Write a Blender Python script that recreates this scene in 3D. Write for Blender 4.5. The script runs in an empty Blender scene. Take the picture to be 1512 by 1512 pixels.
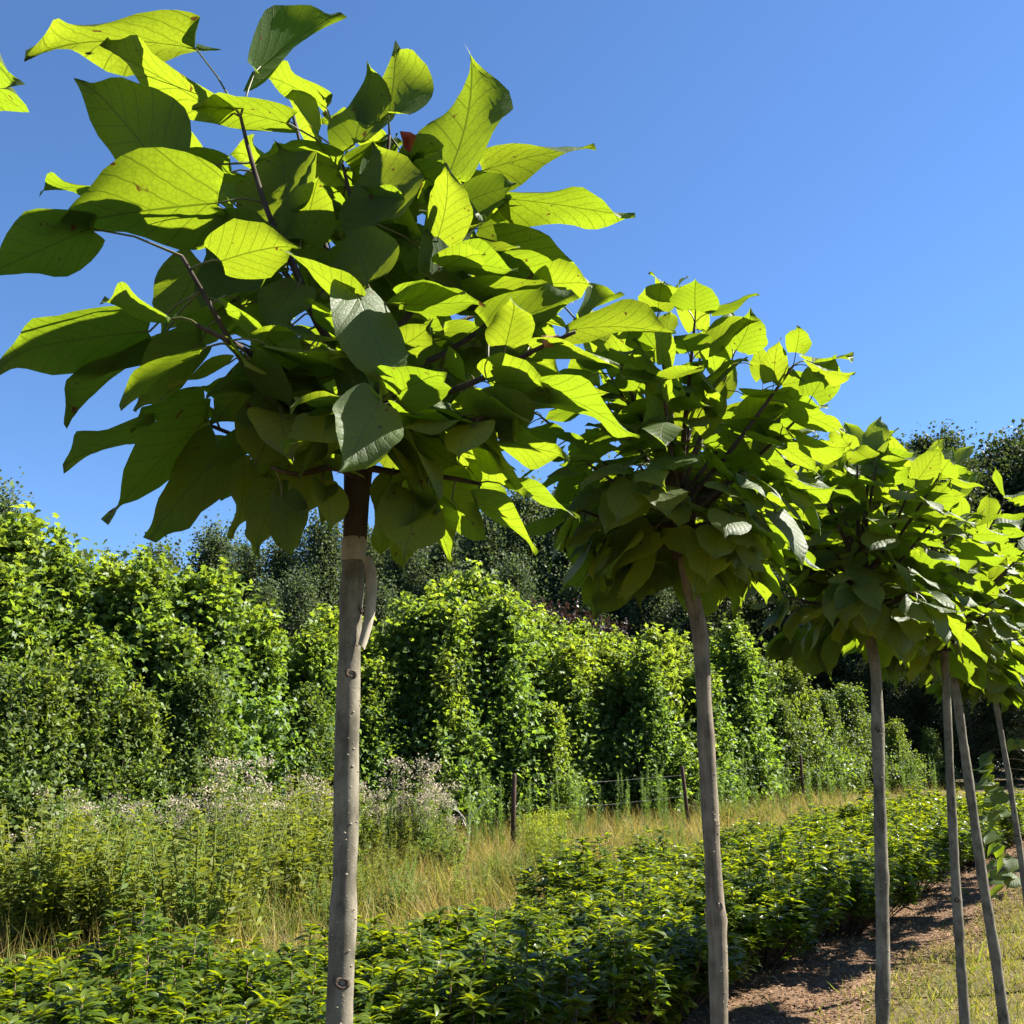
import bpy, math, random
import numpy as np
from mathutils import Vector, Matrix

R = math.radians
scene = bpy.context.scene
COL = scene.collection

# ------------------------------------------------------------------ camera
F_PX = 1484.0                       # focal length in pixels of the 1512 px photograph
PITCH = 15.0
EYE = Vector((0, 0, 1.6))
cam_d = bpy.data.cameras.new('camera')
cam = bpy.data.objects.new('camera', cam_d)
COL.objects.link(cam)
cam.location = EYE
cam.rotation_euler = (R(90 + PITCH), 0, 0)
cam_d.sensor_width = 36
cam_d.lens = 36 * F_PX / 1512
cam_d.clip_start = 0.02
cam_d.clip_end = 3000
scene.camera = cam

# ------------------------------------------------------------------ sky and sun
SUN_AZ, SUN_EL = 76.0, 44.0         # azimuth measured from +Y towards +X
world = bpy.data.worlds.new('World')
scene.world = world
world.use_nodes = True
wn = world.node_tree
sky = wn.nodes.new('ShaderNodeTexSky')
sky.sky_type = 'NISHITA'
sky.sun_disc = False
sky.sun_elevation = R(SUN_EL)
sky.sun_rotation = R(SUN_AZ)
sky.altitude = 0
sky.air_density = 1.0
sky.dust_density = 0.0
sky.ozone_density = 10.0
bg = wn.nodes['Background']
bg.inputs['Strength'].default_value = 0.051
wn.links.new(sky.outputs['Color'], bg.inputs['Color'])
sun_d = bpy.data.lights.new('sun', 'SUN')
sun_d.energy = 5.0
sun_d.angle = R(0.53)
sun_d.color = (1.0, 0.95, 0.86)
sun = bpy.data.objects.new('sun', sun_d)
COL.objects.link(sun)
SUN = Vector((math.sin(R(SUN_AZ)) * math.cos(R(SUN_EL)), math.cos(R(SUN_AZ)) * math.cos(R(SUN_EL)), math.sin(R(SUN_EL))))
sun.rotation_euler = SUN.to_track_quat('Z', 'Y').to_euler()
sun.location = (8, 2, 12)

scene.view_settings.view_transform = 'Standard'
scene.view_settings.look = 'None'
scene.view_settings.exposure = 2.05
scene.view_settings.gamma = 1.0
scene.render.engine = 'CYCLES'
scene.cycles.use_denoising = True
scene.cycles.max_bounces = 4
scene.cycles.diffuse_bounces = 2
scene.cycles.use_adaptive_sampling = True
scene.cycles.adaptive_threshold = 0.03
scene.cycles.glossy_bounces = 2
scene.cycles.transmission_bounces = 3
scene.cycles.transparent_max_bounces = 4
scene.cycles.sample_clamp_indirect = 4.0

# ------------------------------------------------------------------ geometry of the place
def ground(x, y):
    x = np.asarray(x, float); y = np.asarray(y, float)
    z = 0.034 * 30 * np.tanh(x / 30) + 0.033 * 60 * np.tanh(y / 60)
    near = np.exp(-(x * x + y * y) / 2500.0)
    z = z + near * (0.022 * np.sin(x * 1.7 + y * 0.6) + 0.018 * np.sin(y * 1.9 - x * 0.7 + 1.3) + 0.012 * np.sin(x * 4.1 + 2 + y * 3.3))
    return z
def gz(x, y): return float(ground(x, y))

CP, SP = math.cos(R(PITCH)), math.sin(R(PITCH))
def ray(px, py):
    dx, dz = (px - 756) / F_PX, -(py - 756) / F_PX
    return Vector((dx, CP - dz * SP, SP + dz * CP))
def at_y(px, py, Y):
    r = ray(px, py)
    return EYE + r * (Y / r.y)
def on_ground(px, py):
    r = ray(px, py); t = 1.0
    for _ in range(4000):
        p = EYE + r * t
        if p.z < gz(p.x, p.y): break
        t += 0.02
    return p
def hedge_front_x(y): return 1.35 + 0.72 * (np.asarray(y, float) - 6.75)

# ------------------------------------------------------------------ object helpers
def prop(o, label=None, cat=None, group=None, kind=None):
    if label: o['label'] = label
    if cat: o['category'] = cat
    if group: o['group'] = group
    if kind: o['kind'] = kind
    return o
def link(name, mesh, parent=None):
    o = bpy.data.objects.new(name, mesh)
    COL.objects.link(o)
    if parent: o.parent = parent
    return o
def empty(name, loc, rz=0.0, s=1.0):
    o = bpy.data.objects.new(name, None)
    COL.objects.link(o)
    o.location = loc; o.rotation_euler = (0, 0, rz); o.scale = (s, s, s)
    o.empty_display_size = 0.1
    return o
def copy_tree(o, parent=None):
    c = o.copy(); COL.objects.link(c)
    if parent: c.parent = parent
    for ch in o.children: copy_tree(ch, c)
    return c
def mesh_np(name, V, faces, mats, tint=None, smooth=True, uv=None, mat_idx=None):
    """faces: list of int arrays (M,k)."""
    me = bpy.data.meshes.new(name)
    V = np.asarray(V, np.float32).reshape(-1, 3)
    loops = np.concatenate([f.reshape(-1) for f in faces]).astype(np.int32)
    sizes = np.concatenate([np.full(len(f), f.shape[1], np.int32) for f in faces])
    starts = np.concatenate([[0], np.cumsum(sizes)[:-1]]).astype(np.int32)
    me.vertices.add(len(V)); me.vertices.foreach_set('co', V.reshape(-1))
    me.loops.add(len(loops)); me.loops.foreach_set('vertex_index', loops)
    me.polygons.add(len(sizes)); me.polygons.foreach_set('loop_start', starts)
    if smooth: me.polygons.foreach_set('use_smooth', np.ones(len(sizes), bool))
    if mat_idx is not None: me.polygons.foreach_set('material_index', np.asarray(mat_idx, np.int32))
    if tint is not None:
        a = me.color_attributes.new('tint', 'FLOAT_COLOR', 'POINT')
        c = np.ones((len(V), 4), np.float32); c[:, :3] = tint
        a.data.foreach_set('color', c.reshape(-1))
    if uv is not None:
        l = me.uv_layers.new(name='UVMap')
        l.data.foreach_set('uv', np.asarray(uv, np.float32)[loops].reshape(-1))
    for m in (mats if isinstance(mats, (list, tuple)) else [mats]): me.materials.append(m)
    me.update(calc_edges=True)
    me.validate()
    return me
class MB:
    """Collects pieces for one mesh."""
    def __init__(s): s.V = []; s.F = {}; s.n = 0; s.T = []; s.M = {}
    def add(s, V, faces, tint=(1, 1, 1), mi=0):
        V = np.asarray(V, float).reshape(-1, 3)
        for f in faces:
            f = np.asarray(f, int)
            s.F.setdefault((f.shape[1], mi), []).append(f + s.n)
        t = np.asarray(tint, float)
        s.T.append(np.broadcast_to(t, V.shape) if t.ndim == 1 else t)
        s.V.append(V); s.n += len(V)
        return s
    def mesh(s, name, mats, smooth=True):
        ks = list(s.F)
        faces = [np.concatenate(s.F[k]) for k in ks]
        mi = np.concatenate([np.full(len(f), k[1]) for f, k in zip(faces, ks)])
        return mesh_np(name, np.concatenate(s.V), faces, mats, np.concatenate(s.T), smooth, mat_idx=mi)
def tube(mb, pts, radii, sides=8, tint=(1, 1, 1), mi=0, cap=True, wob=0.0, rng=None):
    pts = [Vector(p) for p in pts]
    V = []; n = len(pts)
    ref = Vector((1, 0.13, 0.07))
    for i, p in enumerate(pts):
        d = (pts[min(i + 1, n - 1)] - pts[max(i - 1, 0)]).normalized()
        x = (ref - d * ref.dot(d))
        x = x.normalized() if x.length > 1e-4 else d.orthogonal().normalized()
        y = d.cross(x)
        for k in range(sides):
            a = 2 * math.pi * k / sides
            r = radii[i] * (1 + (rng.uniform(-wob, wob) if rng else 0))
            V.append(p + (x * math.cos(a) + y * math.sin(a)) * r)
    q = [[i * sides + k, i * sides + (k + 1) % sides, (i + 1) * sides + (k + 1) % sides, (i + 1) * sides + k] for i in range(n - 1) for k in range(sides)]
    fs = [np.array(q)]
    if cap:
        fs.append(np.array([[(n - 1) * sides + k for k in range(sides)]]))
        fs.append(np.array([[k for k in range(sides)][::-1]]))
    mb.add(np.array(V), fs, tint, mi)
def frames(Y, Zh):
    Y = Y / np.linalg.norm(Y, axis=1, keepdims=True)
    X = np.cross(Y, Zh); X /= (np.linalg.norm(X, axis=1, keepdims=True) + 1e-9)
    Z = np.cross(X, Y)
    return np.stack([X, Y, Z], axis=2)            # columns
def scatter(mb, tv, tfs, P, Rm, S, tint, mi=0):
    tv = np.asarray(tv, float); N = len(P); k = len(tv)
    S = np.asarray(S, float)
    if S.ndim == 1: S = S[:, None].repeat(3, 1)
    V = np.einsum('nij,nkj->nki', Rm, tv[None] * S[:, None, :]) + P[:, None, :]
    fs = []
    for f in tfs:
        f = np.asarray(f, int)
        fs.append((f[None] + (np.arange(N) * k)[:, None, None]).reshape(-1, f.shape[1]))
    mb.add(V.reshape(-1, 3), fs, np.repeat(tint, k, axis=0), mi)
def unit(a): return a / (np.linalg.norm(a, axis=-1, keepdims=True) + 1e-9)

# ------------------------------------------------------------------ materials
def new_mat(name):
    m = bpy.data.materials.new(name); m.use_nodes = True
    n = m.node_tree.nodes; n.clear()
    return m, n, m.node_tree.links
def N(nodes, t, **kw):
    n = nodes.new(t)
    for k, v in kw.items():
        if k in n.inputs: n.inputs[k].default_value = v
        else: setattr(n, k, v)
    return n
def mth(nodes, links, op, a, b=None, c=None):
    n = nodes.new('ShaderNodeMath'); n.operation = op
    for i, v in enumerate((a, b, c)):
        if v is None: continue
        if isinstance(v, (int, float)): n.inputs[i].default_value = v
        else: links.new(v, n.inputs[i])
    return n.outputs[0]
def mixc(nodes, links, fac, a, b, blend='MIX'):
    n = nodes.new('ShaderNodeMix'); n.data_type = 'RGBA'; n.blend_type = blend
    for s, v in ((n.inputs[0], fac), (n.inputs[6], a), (n.inputs[7], b)):
        if isinstance(v, (int, float)): s.default_value = v
        elif isinstance(v, tuple): s.default_value = (*v, 1) if len(v) == 3 else v
        else: links.new(v, s)
    return n.outputs[2]
def foliage_mat(name, refl, trans, rough=0.5, spec=0.4, tf=0.4):
    refl = tuple(v * .82 for v in refl); trans = tuple(v * .82 for v in trans)
    m, n, l = new_mat(name)
    at = N(n, 'ShaderNodeAttribute', attribute_name='tint')
    a = mixc(n, l, 1.0, refl, at.outputs['Color'], 'MULTIPLY')
    b = mixc(n, l, 1.0, trans, at.outputs['Color'], 'MULTIPLY')
    p = N(n, 'ShaderNodeBsdfPrincipled', Roughness=rough)
    p.inputs['Specular IOR Level'].default_value = spec
    l.new(a, p.inputs['Base Color'])
    t = N(n, 'ShaderNodeBsdfTranslucent'); l.new(b, t.inputs['Color'])
    x = N(n, 'ShaderNodeMixShader', Fac=tf)
    l.new(p.outputs[0], x.inputs[1]); l.new(t.outputs[0], x.inputs[2])
    o = N(n, 'ShaderNodeOutputMaterial'); l.new(x.outputs[0], o.inputs[0])
    return m
def catalpa_leaf_mat():
    m, n, l = new_mat('catalpa_leaf')
    uv = N(n, 'ShaderNodeTexCoord').outputs['UV']
    sep = N(n, 'ShaderNodeSeparateXYZ'); l.new(uv, sep.inputs[0])
    x = mth(n, l, 'SUBTRACT', sep.outputs[0], 0.5); ax = mth(n, l, 'ABSOLUTE', x)
    y = sep.outputs[1]
    # side veins curve forward from the midrib
    q = mth(n, l, 'SUBTRACT', y, mth(n, l, 'MULTIPLY', ax, mth(n, l, 'SUBTRACT', 1.25, mth(n, l, 'MULTIPLY', ax, 0.6))))
    q = mth(n, l, 'ADD', mth(n, l, 'MULTIPLY', q, 6.3), 0.2)
    fr = mth(n, l, 'FRACT', q)
    dv = mth(n, l, 'ABSOLUTE', mth(n, l, 'SUBTRACT', fr, 0.5))            # 0.5 away, 0 on the vein
    mr = N(n, 'ShaderNodeMapRange'); mr.interpolation_type = 'SMOOTHSTEP'
    l.new(dv, mr.inputs[0]); mr.inputs[1].default_value = 0.0; mr.inputs[2].default_value = 0.075; mr.inputs[3].default_value = 1; mr.inputs[4].default_value = 0
    mid = N(n, 'ShaderNodeMapRange'); mid.interpolation_type = 'SMOOTHSTEP'
    l.new(ax, mid.inputs[0]); mid.inputs[1].default_value = 0.002; mid.inputs[2].default_value = 0.014; mid.inputs[3].default_value = 1; mid.inputs[4].default_value = 0
    vo = N(n, 'ShaderNodeTexVoronoi', feature='DISTANCE_TO_EDGE'); vo.inputs['Scale'].default_value = 27
    l.new(uv, vo.inputs['Vector'])
    ret = N(n, 'ShaderNodeMapRange'); l.new(vo.outputs['Distance'], ret.inputs[0])
    ret.inputs[1].default_value = 0.0; ret.inputs[2].default_value = 0.11; ret.inputs[3].default_value = 0.38; ret.inputs[4].default_value = 0
    vein = mth(n, l, 'MAXIMUM', mth(n, l, 'MAXIMUM', mth(n, l, 'MULTIPLY', mr.outputs[0], 0.85), mid.outputs[0]), ret.outputs[0])
    oi = N(n, 'ShaderNodeObjectInfo')
    geo = N(n, 'ShaderNodeNewGeometry')
    no = N(n, 'ShaderNodeTexNoise'); no.inputs['Scale'].default_value = 3.0; no.inputs['Detail'].default_value = 4
    vadd = N(n, 'ShaderNodeVectorMath', operation='ADD'); l.new(uv, vadd.inputs[0])
    cmb = N(n, 'ShaderNodeCombineXYZ'); l.new(mth(n, l, 'MULTIPLY', oi.outputs['Random'], 37.0), cmb.inputs[2]); l.new(cmb.outputs[0], vadd.inputs[1])
    l.new(vadd.outputs[0], no.inputs['Vector'])
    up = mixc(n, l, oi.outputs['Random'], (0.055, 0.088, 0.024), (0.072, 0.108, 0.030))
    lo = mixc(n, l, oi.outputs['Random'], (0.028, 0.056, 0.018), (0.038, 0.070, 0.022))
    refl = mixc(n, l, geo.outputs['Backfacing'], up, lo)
    refl = mixc(n, l, mth(n, l, 'MULTIPLY', vein, 0.45), refl, (0.16, 0.20, 0.06))
    tr = mixc(n, l, oi.outputs['Random'], (0.222, 0.325, 0.009), (0.318, 0.385, 0.013))
    tr = mixc(n, l, mth(n, l, 'MULTIPLY', no.outputs[0], 0.5), tr, (0.195, 0.29, 0.010))
    tr = mixc(n, l, mth(n, l, 'MULTIPLY', vein, 0.88), tr, (0.065, 0.10, 0.003))
    # a few brown specks
    sp = N(n, 'ShaderNodeTexNoise'); sp.inputs['Scale'].default_value = 9.0; l.new(vadd.outputs[0], sp.inputs['Vector'])
    spm = N(n, 'ShaderNodeMapRange'); l.new(sp.outputs[0], spm.inputs[0]); spm.inputs[1].default_value = 0.71; spm.inputs[2].default_value = 0.735
    tr = mixc(n, l, spm.outputs[0], tr, (0.10, 0.05, 0.01))
    refl = mixc(n, l, spm.outputs[0], refl, (0.09, 0.05, 0.02))
    h = mth(n, l, 'SUBTRACT', mth(n, l, 'MULTIPLY', mth(n, l, 'POWER', mth(n, l, 'MULTIPLY', dv, 2.0), 0.6), 0.6), mth(n, l, 'MULTIPLY', vein, 0.6))
    bp = N(n, 'ShaderNodeBump', Strength=0.30); bp.inputs['Distance'].default_value = 0.006; l.new(h, bp.inputs['Height'])
    p = N(n, 'ShaderNodeBsdfPrincipled', Roughness=0.48)
    l.new(mth(n, l, 'ADD', 0.52, mth(n, l, 'MULTIPLY', geo.outputs['Backfacing'], 0.25)), p.inputs['Roughness'])
    l.new(mth(n, l, 'SUBTRACT', 0.32, mth(n, l, 'MULTIPLY', geo.outputs['Backfacing'], 0.18)), p.inputs['Specular IOR Level'])
    l.new(refl, p.inputs['Base Color']); l.new(bp.outputs[0], p.inputs['Normal'])
    t = N(n, 'ShaderNodeBsdfTranslucent'); l.new(tr, t.inputs['Color'])
    xs = N(n, 'ShaderNodeMixShader', Fac=0.5)
    l.new(p.outputs[0], xs.inputs[1]); l.new(t.outputs[0], xs.inputs[2])
    o = N(n, 'ShaderNodeOutputMaterial'); l.new(xs.outputs[0], o.inputs[0])
    return m
def bark_mat(name, c1, c2, scale=30, stretch=0.25, speck=None, bump=0.6, dist=0.004):
    m, n, l = new_mat(name)
    co = N(n, 'ShaderNodeTexCoord').outputs['Object']
    mp = N(n, 'ShaderNodeMapping'); mp.inputs['Scale'].default_value = (1, 1, stretch); l.new(co, mp.inputs[0])
    no = N(n, 'ShaderNodeTexNoise'); no.inputs['Scale'].default_value = scale; no.inputs['Detail'].default_value = 6; no.inputs['Roughness'].default_value = 0.65
    l.new(mp.outputs[0], no.inputs['Vector'])
    n2 = N(n, 'ShaderNodeTexNoise'); n2.inputs['Scale'].default_value = scale * 0.25; l.new(co, n2.inputs['Vector'])
    f = mth(n, l, 'ADD', mth(n, l, 'MULTIPLY', no.outputs[0], 0.7), mth(n, l, 'MULTIPLY', n2.outputs[0], 0.5))
    cr = N(n, 'ShaderNodeMapRange'); l.new(f, cr.inputs[0]); cr.inputs[1].default_value = 0.46; cr.inputs[2].default_value = 0.74
    c = mixc(n, l, cr.outputs[0], c1, c2)
    h = mth(n, l, 'ADD', mth(n, l, 'MULTIPLY', n2.outputs[0], 1.2), mth(n, l, 'MULTIPLY', no.outputs[0], 0.22))
    if speck:
        vo = N(n, 'ShaderNodeTexVoronoi'); vo.inputs['Scale'].default_value = 150
        mp2 = N(n, 'ShaderNodeMapping'); mp2.inputs['Scale'].default_value = (1, 1, 1.5); l.new(co, mp2.inputs[0]); l.new(mp2.outputs[0], vo.inputs['Vector'])
        sm = N(n, 'ShaderNodeMapRange'); l.new(vo.outputs['Distance'], sm.inputs[0]); sm.inputs[1].default_value = 0.10; sm.inputs[2].default_value = 0.42; sm.inputs[3].default_value = 1; sm.inputs[4].default_value = 0
        wn_ = N(n, 'ShaderNodeTexWhiteNoise'); l.new(vo.outputs['Position'], wn_.inputs[0])
        on = mth(n, l, 'MULTIPLY', mth(n, l, 'GREATER_THAN', wn_.outputs['Value'], 0.5), mth(n, l, 'GREATER_THAN', n2.outputs[0], 0.45))
        s_ = mth(n, l, 'MULTIPLY', sm.outputs[0], on)
        c = mixc(n, l, mth(n, l, 'MULTIPLY', s_, 0.22), c, speck)
        h = mth(n, l, 'ADD', h, mth(n, l, 'MULTIPLY', s_, 0.16))
    bp = N(n, 'ShaderNodeBump', Strength=bump); bp.inputs['Distance'].default_value = dist; l.new(h, bp.inputs['Height'])
    p = N(n, 'ShaderNodeBsdfPrincipled', Roughness=0.85); p.inputs['Specular IOR Level'].default_value = 0.2
    l.new(c, p.inputs['Base Color']); l.new(bp.outputs[0], p.inputs['Normal'])
    o = N(n, 'ShaderNodeOutputMaterial'); l.new(p.outputs[0], o.inputs[0])
    return m
def plain_mat(name, col, rough=0.7, spec=0.3, noise=0.0, scale=20):
    m, n, l = new_mat(name)
    p = N(n, 'ShaderNodeBsdfPrincipled', Roughness=rough); p.inputs['Specular IOR Level'].default_value = spec
    at = N(n, 'ShaderNodeTexNoise'); at.inputs['Scale'].default_value = scale; at.inputs['Detail'].default_value = 5
    l.new(N(n, 'ShaderNodeTexCoord').outputs['Object'], at.inputs['Vector'])
    c = mixc(n, l, at.outputs[0], tuple(v * (1 - noise) for v in col), tuple(min(1, v * (1 + noise)) for v in col))
    l.new(c, p.inputs['Base Color'])
    o = N(n, 'ShaderNodeOutputMaterial'); l.new(p.outputs[0], o.inputs[0])
    return m
def soil_mat(name, cols, scale=6, bump=0.03):
    m, n, l = new_mat(name)
    co = N(n, 'ShaderNodeTexCoord').outputs['Object']
    a = N(n, 'ShaderNodeTexNoise'); a.inputs['Scale'].default_value = scale; a.inputs['Detail'].default_value = 8; a.inputs['Roughness'].default_value = 0.7
    b = N(n, 'ShaderNodeTexNoise'); b.inputs['Scale'].default_value = scale * 9; b.inputs['Detail'].default_value = 5
    l.new(co, a.inputs['Vector']); l.new(co, b.inputs['Vector'])
    r = N(n, 'ShaderNodeMapRange'); l.new(a.outputs[0], r.inputs[0]); r.inputs[1].default_value = 0.35; r.inputs[2].default_value = 0.65
    r2 = N(n, 'ShaderNodeMapRange'); l.new(b.outputs[0], r2.inputs[0]); r2.inputs[1].default_value = 0.4; r2.inputs[2].default_value = 0.7
    c = mixc(n, l, r.outputs[0], cols[0], cols[1])
    c = mixc(n, l, mth(n, l, 'MULTIPLY', r2.outputs[0], 0.6), c, cols[2])
    h = mth(n, l, 'ADD', a.outputs[0], mth(n, l, 'MULTIPLY', b.outputs[0], 0.4))
    bp = N(n, 'ShaderNodeBump', Strength=0.8); bp.inputs['Distance'].default_value = bump; l.new(h, bp.inputs['Height'])
    p = N(n, 'ShaderNodeBsdfPrincipled', Roughness=0.95); p.inputs['Specular IOR Level'].default_value = 0.1
    l.new(c, p.inputs['Base Color']); l.new(bp.outputs[0], p.inputs['Normal'])
    o = N(n, 'ShaderNodeOutputMaterial'); l.new(p.outputs[0], o.inputs[0])
    return m
M = {
    'leaf': catalpa_leaf_mat(),
    'petiole': plain_mat('petiole', (0.10, 0.095, 0.032), 0.5, 0.3, 0.3, 15),
    'trunk': bark_mat('catalpa_bark', (0.070, 0.062, 0.042), (0.195, 0.172, 0.122), 42, 0.45, (0.36, 0.33, 0.26)),
    'trunk2': bark_mat('catalpa_bark_striped', (0.070, 0.056, 0.038), (0.200, 0.165, 0.115), 70, 0.07, (0.28, 0.235, 0.17)),
    'lenticel': plain_mat('lenticel_cork', (0.22, 0.185, 0.13), 0.85, 0.2, 0.4, 90),
    'headwood': bark_mat('crown_wood', (0.018, 0.014, 0.011), (0.055, 0.038, 0.026), 30, 0.3),
    'branch': bark_mat('young_branch', (0.032, 0.021, 0.016), (0.075, 0.054, 0.042), 60, 0.2, bump=0.3, dist=0.002),
    'tape': bark_mat('grafting_tape', (0.13, 0.110, 0.080), (0.38, 0.335, 0.25), 22, 0.5, bump=0.4, dist=0.002),
    'knot': bark_mat('knot_wood', (0.025, 0.018, 0.014), (0.10, 0.07, 0.05), 60, 0.6, bump=0.9, dist=0.004),
    'bark': bark_mat('dark_bark', (0.06, 0.05, 0.04), (0.14, 0.12, 0.095), 8, 0.3),
    'palewood': bark_mat('bleached_wood', (0.30, 0.28, 0.24), (0.48, 0.45, 0.40), 20, 0.2),
    'redleaf': plain_mat('red_withered_leaf', (0.22, 0.035, 0.03), 0.5, 0.3, 0.4, 40),
    'deadleaf': plain_mat('brown_withered_leaf', (0.20, 0.10, 0.04), 0.7, 0.2, 0.4, 40),
    'laurel': foliage_mat('laurel_leaf', (0.066, 0.112, 0.013), (0.28, 0.385, 0.006), 0.34, 0.40, 0.43),
    'laurel_stem': plain_mat('laurel_stem', (0.085, 0.045, 0.028), 0.6, 0.3, 0.3),
    'gum': foliage_mat('lobed_tree_leaf', (0.115, 0.170, 0.050), (0.30, 0.42, 0.03), 0.5, 0.32, 0.42),
    'hornbeam': foliage_mat('hornbeam_leaf', (0.095, 0.140, 0.036), (0.24, 0.34, 0.028), 0.55, 0.3, 0.38),
    'poplar': foliage_mat('poplar_leaf', (0.075, 0.105, 0.050), (0.16, 0.22, 0.06), 0.65, 0.25, 0.32),
    'oak': foliage_mat('oak_leaf', (0.042, 0.060, 0.022), (0.09, 0.13, 0.025), 0.65, 0.22, 0.28),  # leaf colour kept dark to stand in for the shade of the wood
    'purple': foliage_mat('purple_leaf', (0.036, 0.022, 0.019), (0.07, 0.03, 0.02), 0.45, 0.4, 0.3),
    'weed': foliage_mat('weed_leaf', (0.120, 0.165, 0.042), (0.28, 0.36, 0.035), 0.6, 0.25, 0.35),
    'grass': foliage_mat('grass_blade', (0.165, 0.175, 0.042), (0.26, 0.28, 0.04), 0.6, 0.25, 0.35),
    'fluff': foliage_mat('seed_fluff', (0.54, 0.47, 0.37), (0.42, 0.36, 0.27), 0.9, 0.05, 0.4),
    'meadow': soil_mat('meadow_soil', ((0.088, 0.062, 0.032), (0.064, 0.058, 0.023), (0.140, 0.100, 0.051)), 2.2),
    'dirt': soil_mat('reddish_dirt', ((0.092, 0.050, 0.028), (0.145, 0.086, 0.050), (0.21, 0.145, 0.090)), 5, 0.04),
    'chip': foliage_mat('dry_litter', (0.27, 0.18, 0.105), (0.15, 0.09, 0.045), 0.8, 0.1, 0.15),
    'post': bark_mat('rusty_post', (0.035, 0.020, 0.015), (0.075, 0.042, 0.03), 20, 0.3),
    'wire': plain_mat('galvanised_wire', (0.16, 0.155, 0.145), 0.4, 0.6),
    'fly': plain_mat('insect_black', (0.012, 0.011, 0.010), 0.35, 0.5),
    'flywing': plain_mat('insect_wing', (0.14, 0.13, 0.11), 0.2, 0.6),
}

# ------------------------------------------------------------------ ground
def axis(lo, hi, n, k):
    t = np.linspace(math.asinh(lo / k), math.asinh(hi / k), n)
    return np.sinh(t) * k
gx = axis(-450, 450, 420, 8.0)
gy = axis(-300, 700, 480, 9.0)
GX, GY = np.meshgrid(gx, gy)
GZ = ground(GX, GY)
V = np.stack([GX, GY, GZ], -1).reshape(-1, 3)
ii, jj = np.meshgrid(np.arange(len(gy) - 1), np.arange(len(gx) - 1), indexing='ij')
b0 = (ii * len(gx) + jj).reshape(-1)
me = mesh_np('ground', V, [np.stack([b0, b0 + 1, b0 + len(gx) + 1, b0 + len(gx)], 1)], M['meadow'])
prop(link('ground', me), kind='structure')

# the dirt strip between the laurel bed and the grass, following the row
py_ = np.linspace(1.5, 20, 150); ps = np.linspace(-3.1, .88, 40)
PY, PS = np.meshgrid(py_, ps, indexing='ij')
edge = 0.12 * np.sin(PY * 2.3) + 0.07 * np.sin(PY * 5.1 + 1)
PX = hedge_front_x(PY) + PS + np.where(PS > 0.7, edge, 0)
PZ = ground(PX, PY) + 0.010 + 0.014 * np.sin(PX * 9 + PY * 4) * np.sin(PY * 7 - PX * 3)
PZ = np.where(PS >= 0.879, ground(PX, PY) - 0.02, PZ); PZ = np.where(PS <= -3.09, ground(PX, PY) - 0.02, PZ)
ii, jj = np.meshgrid(np.arange(len(py_) - 1), np.arange(len(ps) - 1), indexing='ij')
b0 = (ii * len(ps) + jj).reshape(-1)
me = mesh_np('path', np.stack([PX, PY, PZ], -1).reshape(-1, 3), [np.stack([b0, b0 + 1, b0 + len(ps) + 1, b0 + len(ps)], 1)], M['dirt'])
prop(link('path', me), kind='structure')

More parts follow.
